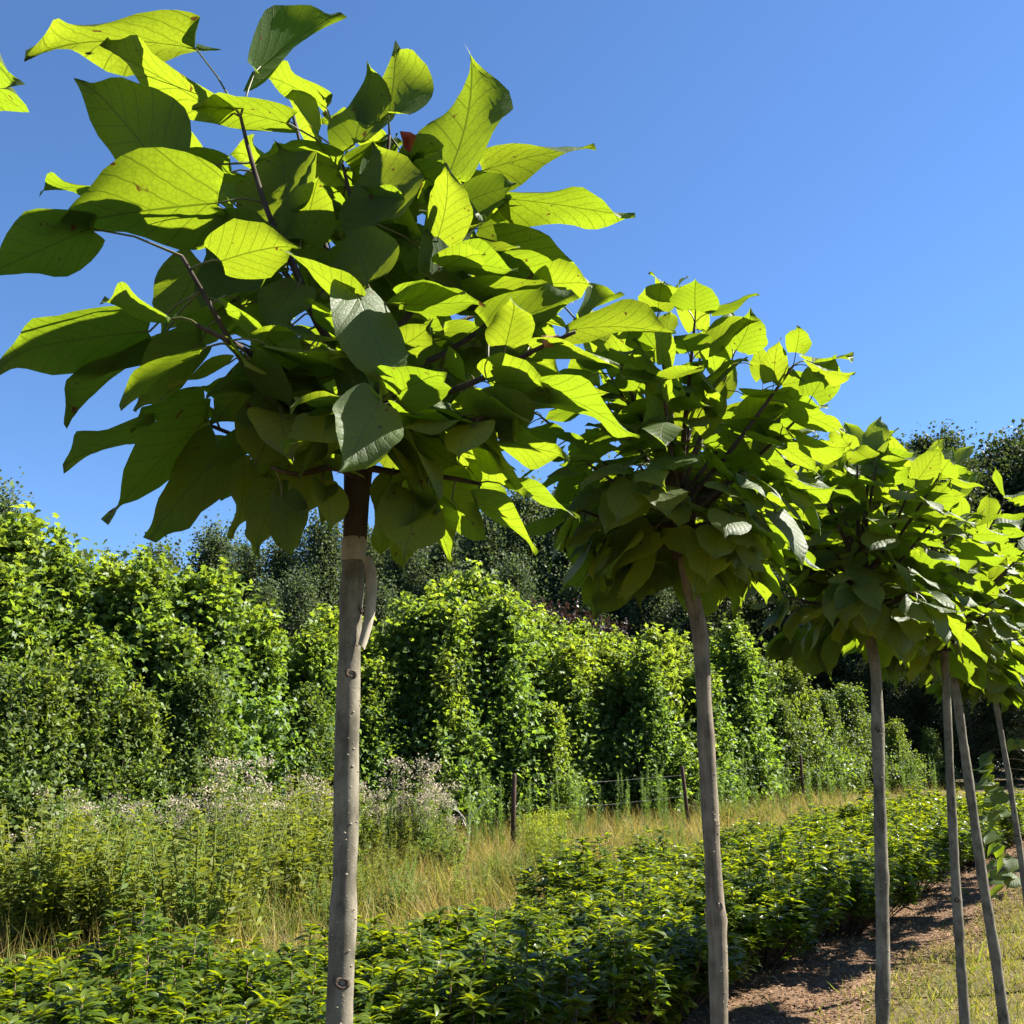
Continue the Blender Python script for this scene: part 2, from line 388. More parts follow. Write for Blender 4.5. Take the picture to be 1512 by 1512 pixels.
# ------------------------------------------------------------------ catalpa leaf shapes
def leaf_mesh(name, seed, petiole):
    rg = random.Random(seed)
    ts = np.array([0, .01, .025, .05, .08, .115, .16, .23, .32, .42, .52, .62, .70, .77, .83, .88, .92, .96, 1.0])
    ss = np.linspace(-1, 1, 13)
    fold = rg.uniform(.02, .26); droop = rg.uniform(0, .34); wave = rg.uniform(.03, .10)
    fr, ph, ph2 = rg.uniform(5, 9), rg.uniform(0, 6), rg.uniform(0, 6)
    sh = [rg.uniform(0, .10) * (rg.random() < .5) for _ in (0, 1)]; sht = rg.uniform(.36, .5)
    tip = rg.uniform(-.5, .5); tipz = rg.uniform(-.5, .25); wid = rg.uniform(.325, .425)
    curl = rg.uniform(-.10, .16); skew = rg.uniform(-.06, .06)
    V = []; UV = []
    for t in ts:
        w = wid * max(0.0, math.sin(math.pi * t ** .63)) ** .72
        e = min(1, max(0, (t - .70) / .24)); w *= 1 - .74 * e * e * (3 - 2 * e)
        if t == 1.0: w = .002
        if t == 0: w = .012
        for s in ss:
            a = abs(s)
            ww = w * (1 + sh[0 if s < 0 else 1] * math.exp(-((t - sht) / .09) ** 2) - .06 * math.exp(-((t - sht - .16) / .08) ** 2))
            x = s * ww
            y = t - .19 * a * max(0, 1 - t / .27) * min(1, t / .055) ** .8
            UV.append((x + .5, y))
            z = fold * (math.sqrt(s * s + .06) - .245) * ww - droop * t * t * .9 + wave * math.sin(fr * t + (ph if s < 0 else ph2)) * a * a
            z -= curl * (a ** 3) * .6 * math.sin(math.pi * min(1, t * 1.1))
            z += .012 * math.cos((t - a * .5) * 6.3 * 2 * math.pi) * a * (1 - a) * 2.0
            q = max(0, t - .72) / .28
            x += tip * .16 * q * q + skew * math.sin(math.pi * t)
            z += tipz * .18 * q * q
            y -= .5 * droop * droop * t ** 3 * .6
            V.append((x, y, z))
    V = np.array(V); UV = np.array(UV)
    k = len(ss)
    f = np.array([[i * k + j, i * k + j + 1, (i + 1) * k + j + 1, (i + 1) * k + j] for i in range(len(ts) - 1) for j in range(k - 1)])
    faces = [f]; mi = [0] * len(f)
    if petiole:
        lp = .42
        V = V + np.array([0, lp, .0])
        pts = [(0, 0, 0), (0.0, .14, .05), (0, .30, .055), (0, lp + .01, .0)]
        n0 = len(V); P = []
        for i, p in enumerate(pts):
            for a in range(4):
                an = a * math.pi / 2 + .4; r = (.017, .013, .012, .012)[i]
                P.append((p[0] + r * math.cos(an), p[1], p[2] + r * math.sin(an)))
        V = np.concatenate([V, np.array(P)]); UV = np.concatenate([UV, np.zeros((len(P), 2))])
        pf = np.array([[n0 + i * 4 + a, n0 + i * 4 + (a + 1) % 4, n0 + (i + 1) * 4 + (a + 1) % 4, n0 + (i + 1) * 4 + a] for i in range(3) for a in range(4)])
        faces.append(pf); mi += [1] * len(pf)
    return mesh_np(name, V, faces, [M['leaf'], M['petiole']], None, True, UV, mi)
BLADES = [leaf_mesh('catalpa_leaf_blade', 100 + i, False) for i in range(26)]
STALKED = [leaf_mesh('catalpa_leaf_stalked', 200 + i, True) for i in range(30)]

def basis(y, z):
    y = y.normalized(); x = y.cross(z).normalized(); z = x.cross(y)
    return Matrix((x, y, z)).transposed()
def set_world(o, loc, m3, s):
    mw = Matrix.Translation(loc) @ m3.to_4x4() @ Matrix.Diagonal((s, s, s, 1))
    p = o.parent
    o.matrix_basis = (Matrix.Translation(p.location).inverted() @ mw) if p else mw   # tree roots carry a location only

# ------------------------------------------------------------------ catalpa trees
# the stems stand in the sun below their crowns: no leaf hangs where it would shade them
STEMS = []
for px_, py_s, Y_, pyg in ((512, 1150, 2.0, 800), (1047, 1200, 2.9, 900), (1298, 1150, 3.85, 950), (1403, 1150, 4.75, 980), (1432, 1160, 5.75, 1010), (1490, 1150, 6.9, 1030)):
    q_ = at_y(px_, py_s, Y_); STEMS.append((q_.x, q_.y, at_y(px_, pyg, Y_).z))
SH = Vector((math.sin(R(SUN_AZ)), math.cos(R(SUN_AZ)))); TE = math.tan(R(SUN_EL))
def shades_stem(a, b, w=.10):
    for x, y, zg in STEMS:
        for t in (.25, .55, .85):
            c = a.lerp(b, t); dx_, dy_ = c.x - x, c.y - y
            al = dx_ * SH.x + dy_ * SH.y; pe = dx_ * SH.y - dy_ * SH.x
            if al > 0 and abs(pe) < w * (1.1 - t * .4) and zg - 1.3 < c.z - al * TE < zg - .22: return True
    return False
def trunk_points(px_pts, Y):
    return [at_y(x, y, Y) for x, y in px_pts]
def catalpa_base(label, Y=None, px=None, radius=.026, bare=None, bark='trunk', seed=0):
    """The stem: px gives its centre line in the photograph from the graft downwards; it goes on to the ground."""
    rg = random.Random(seed)
    if px:
        P = trunk_points(px, Y)
        a, b = P[-2], P[-1]
        d = (b - a).normalized()
        d = Vector((d.x * .5, d.y * .5, d.z)).normalized()
        g = gz(b.x, b.y)
        low = []
        L = (b.z - g) / -d.z
        for k in range(1, 8):
            low.append(b + d * (L * k / 7) + Vector((rg.uniform(-.004, .004), 0, 0)))
        P = P + low
    else:
        x, y, h = bare
        g = gz(x, y); lx, ly = rg.uniform(-.05, .05), rg.uniform(-.05, .05)
        P = [Vector((x + lx * (1 - k / 14) + rg.uniform(-.006, .006), y + ly * (1 - k / 14), g + h * (1 - k / 14))) for k in range(15)]
    base = P[-1].copy(); base.z = gz(base.x, base.y)
    root = empty('catalpa_tree', base)
    prop(root, label, 'tree', 'round-headed catalpas in the nursery row')
    # resample finely, with nodes that swell a little
    pts = []; rad = []
    zt, zb = P[0].z, P[-1].z - .06
    n = 60
    node = [rg.uniform(0, 1) for _ in range(7)]
    for k in range(n + 1):
        z = zt + (zb - zt) * k / n
        j = 0
        while j < len(P) - 2 and P[j + 1].z > z: j += 1
        u = (z - P[j].z) / (P[j + 1].z - P[j].z + 1e-9)
        p = P[j].lerp(P[j + 1], u); p.z = z
        f = k / n
        r = radius * .87 * (.93 + .28 * f) * (1 + .045 * math.sin(f * 31 + seed) + .03 * math.sin(f * 67 + 2 * seed))
        for q in node: r *= 1 + .11 * math.exp(-((f - q) / .011) ** 2)
        pts.append(p - base); rad.append(r)
    mb = MB(); tube(mb, pts, rad, 20, wob=.012, rng=rg)
    link('trunk', mb.mesh('catalpa_trunk', M[bark]), root)
    if px and Y < 4:
        lb = MB(); nb = int(420 if Y < 2.5 else 300)
        rq = np.random.default_rng(seed + 60)
        zz = rq.uniform(0, 1, nb) ** 1.0; an = rq.uniform(0, 6.283, nb)
        kk = np.clip((zz * n).astype(int), 4, n - 1)
        C0 = np.array([list(pts[k_]) for k_ in kk]); C1 = np.array([list(pts[k_ + 1]) for k_ in kk]); R0 = np.array([rad[k_] for k_ in kk])
        fr_ = (zz * n - kk)[:, None]
        od = np.stack([np.cos(an), np.sin(an), np.zeros(nb)], 1)
        P_ = C0 + (C1 - C0) * np.clip(fr_, 0, 1) + od * (R0 * .995)[:, None]
        oct_ = (np.array([(1, 0, 0), (0, 1, 0), (-1, 0, 0), (0, -1, 0), (.6, .6, .45), (-.6, .6, .45), (-.6, -.6, .45), (.6, -.6, .45), (0, 0, .75)], float),
                [np.array([[0, 1, 4], [1, 2, 5], [2, 3, 6], [3, 0, 7], [4, 1, 5], [5, 2, 6], [6, 3, 7], [7, 0, 4]]), np.array([[4, 5, 8], [5, 6, 8], [6, 7, 8], [7, 4, 8]])])
        sz_ = rq.uniform(.0010, .0026, nb)
        scatter(lb, oct_[0], oct_[1], P_, frames(np.tile([0, 0, 1.0], (nb, 1)), od), np.stack([sz_ * rq.uniform(1, 1.9, nb), sz_, sz_], 1), np.ones((nb, 3)))
        lo_ = link('lenticels', lb.mesh('lenticels', M['lenticel']), root); lo_['kind'] = 'stuff'
    for q in node[:2]:                                                    # pruning scars
        k = int(q * n); p = pts[k]
        a = rg.uniform(-2.6, .4); d = Vector((math.cos(a), math.sin(a), .15))
        knot(root, p + d * rad[k] * .86, d, rg.uniform(.006, .010), seed * 7 + k)
    return root, base, pts, rad
def knot(root, p, d, r, seed):
    rg = random.Random(seed)
    mb = MB(); d = d.normalized(); e1 = d.orthogonal().normalized(); e2 = d.cross(e1)
    V = []; na, nr_ = 12, 6
    for i in range(nr_ + 1):
        t = i / nr_
        for k in range(na):
            a = 2 * math.pi * k / na
            rr = r * (1.5 * (1 - t) + .12) * (1 + rg.uniform(-.16, .16) + .18 * math.sin(2 * a + seed))
            hh = r * (-.35 + 1.0 * math.sin(math.pi * min(1, t * 1.15)) * (1 if t < .75 else .45) + rg.uniform(-.10, .10))
            V.append(p + e1 * rr * math.cos(a) + e2 * rr * math.sin(a) + d * hh)
    f = [[i * na + k, i * na + (k + 1) % na, (i + 1) * na + (k + 1) % na, (i + 1) * na + k] for i in range(nr_) for k in range(na)]
    mb.add(np.array(V), [np.array(f)])
    return link('knot', mb.mesh('knot', M['knot']), root)
def branch_mesh(pts, r0, r1, rg, name='branch'):
    mb = MB(); n = len(pts)
    # smooth the polyline
    P = []
    for i in range(n - 1):
        p0, p1, p2, p3 = pts[max(i - 1, 0)], pts[i], pts[i + 1], pts[min(i + 2, n - 1)]
        for k in range(4):
            t = k / 4
            P.append(.5 * ((2 * p1) + (p2 - p0) * t + (2 * p0 - 5 * p1 + 4 * p2 - p3) * t * t + (3 * p1 - p0 - 3 * p2 + p3) * t ** 3))
    P.append(pts[-1])
    m = len(P) - 1
    rad = [r0 + (r1 - r0) * (i / m) for i in range(m + 1)]
    tube(mb, P, rad, 7, wob=.06, rng=rg)
    return mb.mesh(name, M['branch']), P
def stalked_leaf(root, rg, node, axis_, nrm, size):
    o = link('leaf', rg.choice(STALKED), root)
    loc = node + root.location
    set_world(o, loc, basis(axis_, nrm), size)
    return o
def grow_crown(root, head, seed, n_shoots=26, up=.58, out=.44, leaf=.185, limit=215, lift=0.0, headh=.30, skip=None):
    """A ball of shoots from the graft head (local coordinates) with big leaves in whorls."""
    rg = random.Random(seed); nl = 0
    mb = MB()
    hp = [head + Vector((0, 0, -.02)), head + Vector((.006, .004, headh * .5)), head + Vector((-.004, .008, headh))]
    tube(mb, hp, [.031, .042, .030], 12, wob=.12, rng=rg)
    link('crown_head', mb.mesh('crown_head', M['headwood']), root)
    for i in range(n_shoots):
        f = (i + .5) / n_shoots
        az = i * 2.39996 + rg.uniform(-.25, .25)
        el = R(-8 + 88 * f ** 1.05 + rg.uniform(-8, 8))
        L = (out + (up - out) * math.sin(max(el, 0))) * rg.uniform(.78, 1.08) * (.72 if el < .3 else 1)
        s = head + Vector((0, 0, headh * (.08 + .85 * f)))
        d = Vector((math.cos(az) * math.cos(el), math.sin(az) * math.cos(el), math.sin(el)))
        bend = Vector((0, 0, .22 + lift)) if el < .9 else Vector((rg.uniform(-.1, .1), rg.uniform(-.1, .1), 0))
        pts = [s, s + d * L * .35, s + d * L * .7 + bend * L * .25, s + d * L + bend * L * .55]
        me, P = branch_mesh(pts, .0095 * rg.uniform(.85, 1.2), .0035, rg)
        link('branch', me, root)
        nodes = rg.choice((4, 4, 5))
        for k in range(nodes):
            u = .30 + .70 * (k / (nodes - 1))
            p = P[min(len(P) - 1, int(u * (len(P) - 1)))]
            dd = (P[min(len(P) - 1, int(u * (len(P) - 1)))] - P[max(0, int(u * (len(P) - 1)) - 1)]).normalized()
            rad = Vector((math.cos(az), math.sin(az), 0))
            w = 2 if k < nodes - 1 else 3
            ph = rg.uniform(0, 6.28)
            for q in range(w):
                if nl >= limit: return
                a = ph + q * 2 * math.pi / w
                e1 = dd.orthogonal().normalized(); e2 = dd.cross(e1)
                side = e1 * math.cos(a) + e2 * math.sin(a)
                hgt = min(1, max(0, math.sin(el) * u))
                ax = side * .75 + rad * (.75 - .35 * hgt) + dd * .25 + Vector((0, 0, -.62 + .85 * hgt + rg.uniform(-.25, .25)))
                if el < .25: ax += Vector((0, 0, -.45))
                nr = Vector((0, 0, 1)) * (.75 + .4 * hgt) + rad * (.75 - .4 * hgt) + Vector(SUN) * .35 + Vector((rg.gauss(0, .3), rg.gauss(0, .3), rg.gauss(0, .15)))
                if ax.length < .2: ax = rad.copy()
                sz = leaf * rg.uniform(.72, 1.12) * (1 if k < nodes - 1 else .86)
                q0 = p + root.location
                if shades_stem(q0 + ax.normalized() * sz * .42, q0 + ax.normalized() * sz * 1.4): continue
                if skip and skip(p + root.location + ax.normalized() * sz * 1.42): continue
                stalked_leaf(root, rg, p, ax, nr, sz); nl += 1

# --- the tape-wrapped tree, its leaves set where the photograph shows them
T1Y = 2.0
t1, b1, t1pts, t1rad = catalpa_base('catalpa whose stem is wrapped in pale peeling grafting tape below the crown', T1Y,
    [(536, 470), (533, 560), (527, 680), (524, 760), (523, 800), (522, 830), (518, 900), (514, 1030), (512, 1100), (511, 1236), (506, 1372), (501, 1500), (500, 1560)], .0258, seed=3)
def t1at(px, py, d): return at_y(px, py, T1Y + d) - t1.location
rg1 = random.Random(77)
# dark wood of the head
mb = MB(); tube(mb, [t1at(523, 806, 0), t1at(526, 740, 0), t1at(529, 680, 0), t1at(534, 600, 0), t1at(537, 540, 0), t1at(538, 500, 0), t1at(538, 470, 0)],
                [.0240, .0265, .030, .034, .036, .030, .012], 16, wob=.07, rng=rg1)
link('crown_head', mb.mesh('crown_head', M['headwood']), t1)
# grafting tape: a band and a loose strip standing off the stem
def t1rel(px, py, d=0): return t1at(px, py, d)
mb = MB()
tube(mb, [t1rel(523, 795), t1rel(523, 803), t1rel(522, 816), t1rel(522, 829)], [.0255, .0262, .0258, .0252], 22, cap=False, wob=.02, rng=rg1)
tape = link('tape', mb.mesh('grafting_tape', M['tape']), t1)
prop(tape, 'cream band of grafting tape round the stem')
strip = [(540, 822, -.016), (545, 834, -.015), (548, 852, -.013), (548, 875, -.012), (546, 900, -.012), (542, 922, -.013), (537, 940, -.016), (533, 954, -.019)]
c = [t1rel(*p) for p in strip]; Vv = []
for i, p in enumerate(c):
    w = .0098 * (1.0, 1.05, 1.1, 1.05, .95, .85, .75, .6)[i]
    Vv += [p + Vector((-w, -.003, .002 * math.sin(i * 2))), p + Vector((-w * .3, -.007, 0)), p + Vector((w * .5, -.005, -.002)), p + Vector((w, .004, -.001 * i))]
q = []
for i in range(len(c) - 1):
    for j in range(3): q.append([i * 4 + j, i * 4 + j + 1, i * 4 + j + 5, i * 4 + j + 4])
mb = MB(); mb.add(np.array(Vv), [np.array(q)])
mb.add(np.array([v + Vector((.0016, -.0016, 0)) for v in Vv]), [np.array(q)[:, ::-1]])
o = link('tape_flap', mb.mesh('tape_flap', M['tape']), t1); prop(o, 'loose cream strip of tape curling off the stem')
for (px, py, r) in ((527, 984, .008), (525, 996, .006), (512, 1449, .0095), (505, 1456, .007)):
    k = min(range(len(t1pts)), key=lambda i: abs(t1pts[i].z - t1rel(px, py).z))
    d = Vector((.35 if py < 1100 else .25, -.93, .1)).normalized()
    knot(t1, t1pts[k] + d * t1rad[k] * .85, d, r, py)

# branches of the taped tree: image points with depth offsets
BR = [
    [(520, 540, 0), (470, 480, -.06), (437, 400, -.10), (398, 320, -.12), (372, 240, -.13), (355, 172, -.13)],
    [(500, 690, -.02), (455, 655, -.10), (420, 610, -.16), (362, 540, -.22), (310, 450, -.26), (268, 378, -.28)],
    [(536, 490, .02), (534, 400, .03), (528, 340, .04), (515, 280, .05), (505, 240, .05)],
    [(545, 500, .02), (560, 420, .02), (565, 340, .02), (570, 260, .02), (575, 200, .02)],
    [(550, 520, .0), (600, 470, -.05), (628, 420, -.08), (642, 370, -.09), (655, 300, -.1)],
    [(548, 500, .05), (610, 450, .10), (650, 390, .14), (690, 320, .17), (705, 260, .18)],
    [(550, 560, .0), (640, 530, .02), (705, 490, .03), (745, 455, .03), (790, 400, .02)],
    [(552, 600, -.02), (640, 585, -.10), (720, 555, -.16), (790, 517, -.20), (850, 490, -.22)],
    [(548, 640, -.03), (620, 630, -.10), (690, 622, -.16), (740, 610, -.18)],
    [(540, 690, -.02), (600, 700, -.06), (660, 705, -.10), (710, 715, -.12)],
    [(520, 690, 0), (470, 680, .05), (410, 665, .08), (340, 640, .08), (290, 620, .06)],
    [(520, 600, -.03), (440, 560, -.20), (350, 510, -.34), (290, 480, -.42)],
    [(525, 520, 0), (450, 440, .12), (380, 350, .18), (310, 270, .20), (255, 200, .20)],
    [(528, 500, .06), (500, 420, .16), (470, 330, .24), (450, 240, .28), (430, 160, .28)],
    [(520, 700, -.03), (490, 690, -.12), (440, 700, -.2), (400, 690, -.24)],
    [(540, 560, -.03), (540, 540, -.14), (545, 500, -.24), (550, 450, -.30)],
    [(530, 620, -.03), (540, 610, -.18), (560, 595, -.28)],
    [(545, 520, .08), (600, 500, .22), (660, 480, .32), (720, 460, .38)],
    [(530, 520, .08), (470, 500, .24), (400, 470, .34), (330, 440, .36)],
]
bpts = []
for i, b in enumerate(BR):
    pts = [t1at(x, y, d) for x, y, d in b]
    me, P = branch_mesh(pts, .0105 if i in (0, 1) else .0085, .0036, rg1)
    link('branch', me, t1)
    bpts += [p for k, p in enumerate(P) if k > 2]
# leaves: base x, y, tip x, y, apparent width, depth offset, +1 tip away / -1 tip towards the viewer, shows upper side, mesh
LV = [
    (288, 72, 48, 44, 72, -.10, 1), (334, 176, 155, 47, 62, -.13, -1), (426, 183, 284, 146, 62, -.16, -1), (377, 106, 480, 0, 62, -.14, 1),
    (482, 160, 398, 100, 40, .05, 1), (246, 262, 160, 122, 140, -.26, 1), (321, 300, 60, 328, 140, -.34, -1), (132, 338, -46, 396, 95, -.30, -1),
    (152, 282, 60, 266, 22, .1, 1), (433, 318, 427, 214, 150, -.28, 1), (352, 440, 346, 322, 128, -.36, 1), (300, 390, 243, 500, 95, -.2, 1),
    (219, 490, -6, 502, 108, -.40, -1), (240, 498, 70, 600, 40, -.25, 1), (296, 505, 190, 604, 88, -.35, -1), (302, 594, 194, 602, 45, .0, 1),
    (232, 634, 92, 673, 52, .05, 1), (302, 622, 148, 766, 62, -.1, -1), (330, 662, 226, 800, 100, -.12, 1), (424, 588, 377, 713, 118, -.30, -1),
    (392, 535, 301, 614, 80, -.18, 1), (418, 712, 377, 822, 80, -.16, -1), (362, 688, 350, 797, 56, -.02, 1), (450, 690, 443, 804, 48, -.1, 1),
    (476, 690, 481, 786, 34, .0, 1), (433, 672, 377, 702, 48, -.05, -1), (442, 418, 395, 500, 80, -.3, -1), (356, 452, 242, 502, 60, -.3, -1),
    (262, 262, 330, 240, 30, .15, 1), (300, 242, 262, 205, 40, .15, 1), (345, 300, 310, 250, 55, .1, 1), (385, 600, 310, 560, 60, .0, 1),
    (573, 170, 588, 77, 108, -.02, 1), (523, 212, 562, 106, 82, .0, 1), (660, 262, 718, 98, 118, -.04, 1), (712, 252, 872, 212, 55, .10, 1),
    (748, 294, 932, 290, 58, .05, 1), (557, 330, 566, 232, 116, -.16, 1), (628, 262, 732, 313, 50, -.02, -1), (690, 272, 772, 326, 50, .12, -1),
    (735, 358, 886, 412, 78, .08, 1), (716, 384, 852, 404, 50, .0, 1), (638, 416, 700, 332, 105, -.12, 1), (690, 438, 836, 424, 52, -.06, 1),
    (722, 486, 846, 430, 85, -.10, 1), (543, 420, 530, 360, 110, -.24, 1), (527, 432, 606, 553, 95, -.34, -1, 1), (480, 342, 530, 272, 75, .1, 1),
    (490, 421, 440, 362, 60, .08, 1), (575, 400, 632, 328, 70, .1, 1), (748, 553, 862, 570, 50, -.18, -1), (812, 578, 954, 629, 52, -.24, -1),
    (738, 648, 846, 662, 62, -.16, -1), (700, 636, 787, 737, 56, -.12, -1), (668, 738, 728, 803, 56, -.10, -1), (705, 742, 808, 799, 40, -.15, -1),
    (632, 736, 676, 832, 58, -.08, 1), (588, 735, 613, 848, 66, -.06, 1), (562, 748, 567, 826, 40, .02, 1), (562, 592, 517, 694, 124, -.40, -1, 1),
    (612, 640, 684, 692, 80, -.12, -1), (578, 702, 558, 765, 46, -.08, -1), (620, 600, 727, 622, 22, -.2, -1), (735, 598, 780, 650, 40, -.16, -1),
    (546, 528, 490, 587, 80, -.22, -1), (838, 488, 990, 468, 48, -.12, 1), (788, 516, 916, 526, 34, -.18, -1), (500, 250, 396, 206, 52, .05, 1),
    (560, 215, 480, 170, 55, .1, 1), (470, 200, 425, 140, 50, .1, 1), (520, 250, 590, 205, 50, .05, 1), (640, 240, 620, 300, 50, .1, -1),
    (505, 300, 440, 340, 70, .12, 1), (600, 330, 520, 300, 60, .15, 1), (400, 250, 350, 215, 45, .15, 1), (690, 330, 640, 300, 60, .15, 1),
    (640, 505, 560, 560, 80, .05, -1), (700, 520, 780, 500, 50, .1, 1), (690, 560, 640, 620, 80, -.02, -1), (650, 590, 600, 680, 90, -.05, -1),
    (450, 520, 380, 590, 90, -.08, -1), (470, 570, 400, 640, 90, -.1, -1), (480, 620, 430, 700, 80, -.02, -1), (500, 640, 470, 720, 60, .05, -1),
    (640, 680, 700, 760, 70, .02, -1), (610, 700, 640, 800, 70, .06, -1), (690, 690, 760, 760, 60, .02, -1), (590, 480, 500, 470, 80, .1, 1),
    (430, 480, 340, 480, 70, .1, 1), (390, 420, 300, 420, 70, .15, 1), (660, 460, 590, 400, 80, .2, 1), (760, 460, 690, 480, 50, .15, 1),
    (600, 600, 540, 660, 90, .12, -1), (560, 560, 480, 640, 90, .14, -1), (450, 600, 360, 660, 80, .16, -1), (430, 640, 390, 740, 70, .1, -1),
    (650, 640, 720, 690, 80, .12, -1), (700, 600, 770, 640, 70, .12, -1), (570, 620, 640, 720, 90, .16, -1), (500, 560, 420, 540, 80, .2, 1),
    (850, 470, 905, 430, 40, .05, 1), (800, 440, 760, 400, 40, .12, 1), (610, 260, 660, 330, 60, .16, -1), (540, 300, 480, 250, 60, .18, 1),
    (460, 300, 400, 260, 60, .2, 1), (420, 380, 360, 330, 70, .22, 1), (500, 470, 450, 420, 80, .24, 1), (620, 540, 690, 540, 70, .26, 1),
]
cam_loc = EYE
for i, e in enumerate(LV):
    bx, by, tx, ty, W, d, sg = e[:7]
    upper = len(e) > 7 and e[7]
    if bx < 450 and d < 0: d *= .55
    for dd in (0, -.08, .08, -.16, .16, -.24):
        B = at_y(bx, by, T1Y + d + dd)
        pxm = (B - EYE).length / math.sqrt(F_PX ** 2 + (bx - 756) ** 2 + (by - 756) ** 2)     # metres per pixel there
        Pl = math.hypot(tx - bx, ty - by)
        L = max(Pl * 1.0, W * 1.10, 80) * pxm
        L = min(max(L, Pl * pxm * 1.02), .34)
        dep = math.sqrt(max(0, L * L - (Pl * pxm) ** 2)) * .9
        Tp = at_y(tx, ty, B.y)
        Tp = EYE + (Tp - EYE) * ((B.y + sg * dep) / B.y)
        if not shades_stem(B, Tp, .085): break
    ax = Tp - B; L = ax.length
    y = ax.normalized()
    v = ((B + Tp) * .5 - EYE).normalized()
    n0 = (v - y * v.dot(y)).normalized()
    if upper: n0 = -n0
    fullw = L * .80 / pxm
    tl = math.acos(max(.12, min(.985, W / fullw)))
    bb = y.cross(n0)
    n1, n2 = n0 * math.cos(tl) + bb * math.sin(tl), n0 * math.cos(tl) - bb * math.sin(tl)
    nr = n1 if .5 * n1.z + n1.dot(SUN) > .5 * n2.z + n2.dot(SUN) else n2
    o = link('leaf', BLADES[(i * 7 + 3) % len(BLADES)], t1)
    set_world(o, B, basis(y, nr), L)
    # stalk to the nearest twig, preferring twigs on the far side of the blade
    Bl = B - t1.location
    best = min(bpts, key=lambda p: (p - Bl).length + (.12 if (p - Bl).dot(y) > 0 else 0))
    mid = (Bl + best) * .5 + Vector((0, 0, .012))
    mb = MB(); tube(mb, [best, mid, Bl + nr * .0005 - y * .002, Bl + y * .02 * 1], [.0028, .0021, .0020, .0012], 6)
    po = link('petiole', mb.mesh('petiole', M['petiole']), t1)
    po.parent = o; po.matrix_parent_inverse = (o.matrix_basis).inverted()
# more leaves inside and behind, along the same branches
rgx = random.Random(909); nfill = 0
CEN = t1at(535, 560, 0)
for b in BR:
    pts = [t1at(x, y, d) for x, y, d in b]
    if max(q[2] for q in b) < -.05 and min(q[2] for q in b) < -.2: continue
    for k in range(14):
        u = rgx.uniform(.25, 1.0) * (len(pts) - 1); j = min(len(pts) - 2, int(u))
        p = pts[j].lerp(pts[j + 1], u - j)
        a = rgx.uniform(0, 6.28)
        out = (p - CEN); out.z *= .6
        ax = out.normalized() * .7 + Vector((math.cos(a), math.sin(a) * .6 + .35, rgx.uniform(-.6, .45)))
        nr = Vector((rgx.gauss(0, .3), rgx.gauss(0, .3) + .15, 1)) + SUN * .5 + out.normalized() * .3
        sz = rgx.uniform(.11, .17)
        d_ = p + t1.location + ax.normalized() * sz * .9 - EYE; f_ = d_.y * CP + d_.z * SP
        qx, qy = 756 + F_PX * d_.x / f_, 756 - F_PX * (d_.z * CP - d_.y * SP) / f_
        if ((qx - 575) / 235) ** 2 + ((qy - 470) / 240) ** 2 > 1 and k > 2: continue
        q0 = p + t1.location
        if shades_stem(q0 + ax.normalized() * sz * .42, q0 + ax.normalized() * sz * 1.4): continue
        stalked_leaf(t1, rgx, p, ax, nr, sz); nfill += 1
# a red withered leaf and two brown ones
def withered(px, py, d, size, mat, seed):
    rg = random.Random(seed)
    mb = MB(); V = []
    for i in range(7):
        for j in range(5):
            t, s = i / 6, (j - 2) / 2
            w = .34 * math.sin(math.pi * (.08 + .9 * t)) + .02
            a = s * 1.5 + t * 1.2
            V.append((w * math.sin(a) + .1 * math.sin(7 * t), t - .5 + .06 * rg.random(), w * (1 - math.cos(a)) + .08 * rg.random()))
    f = [[i * 5 + j, i * 5 + j + 1, (i + 1) * 5 + j + 1, (i + 1) * 5 + j] for i in range(6) for j in range(4)]
    mb.add(np.array(V) * size, [np.array(f)])
    o = link('withered_leaf', mb.mesh('withered_leaf', M[mat]), t1)
    o.location = t1at(px, py, d); o.rotation_euler = (rg.uniform(-1, 1), rg.uniform(-1, 1), rg.uniform(0, 6))
    return o
prop(withered(595, 210, -.06, .05, 'redleaf', 5), 'small red withered leaf curled at a shoot tip')
prop(withered(545, 512, -.16, .09, 'deadleaf', 8), 'brown dead leaf caught inside the crown')
prop(withered(815, 505, -.22, .04, 'deadleaf', 9), 'small brown withered scrap')

# --- the others in the row
t0, b0_, tp, tr = catalpa_base('catalpa mostly out of view beside the taped one, with one leaf tip showing', bare=(-1.36, 1.20, 2.08), radius=.026, seed=21)
def in_view(p):
    d = p - EYE; f = d.y * CP + d.z * SP
    return f > .05 and abs(d.x / f) < .57
grow_crown(t0, tp[0], 21, 24, leaf=.19, limit=150, skip=in_view)
B, Tp = at_y(-95, 12, 1.27), at_y(66, 131, 1.20)
o = link('leaf', BLADES[5], t0)
set_world(o, B, basis(Tp - B, Vector((.25, .55, .75))), (Tp - B).length)
mb = MB(); Bl = B - t0.location
tube(mb, [tp[0] + Vector((0, 0, .2)), (tp[0] + Bl) * .5 + Vector((0, 0, .16)), Bl + (Tp - B) * .03], [.005, .004, .0022], 6)
link('branch', mb.mesh('branch', M['branch']), t0)
t2, _, p2, r2 = catalpa_base('first catalpa along the row from the tape-wrapped one, dark graft ring on stem', 2.9,
    [(1008, 815), (1012, 835), (1024, 890), (1031, 918), (1034, 935), (1038, 1000), (1043, 1100), (1048, 1190), (1054, 1300), (1060, 1400), (1062, 1512)], .0262, bark='trunk2', seed=5)
grow_crown(t2, p2[0], 34, 34, up=.47, out=.47, leaf=.175, limit=298, headh=.26)
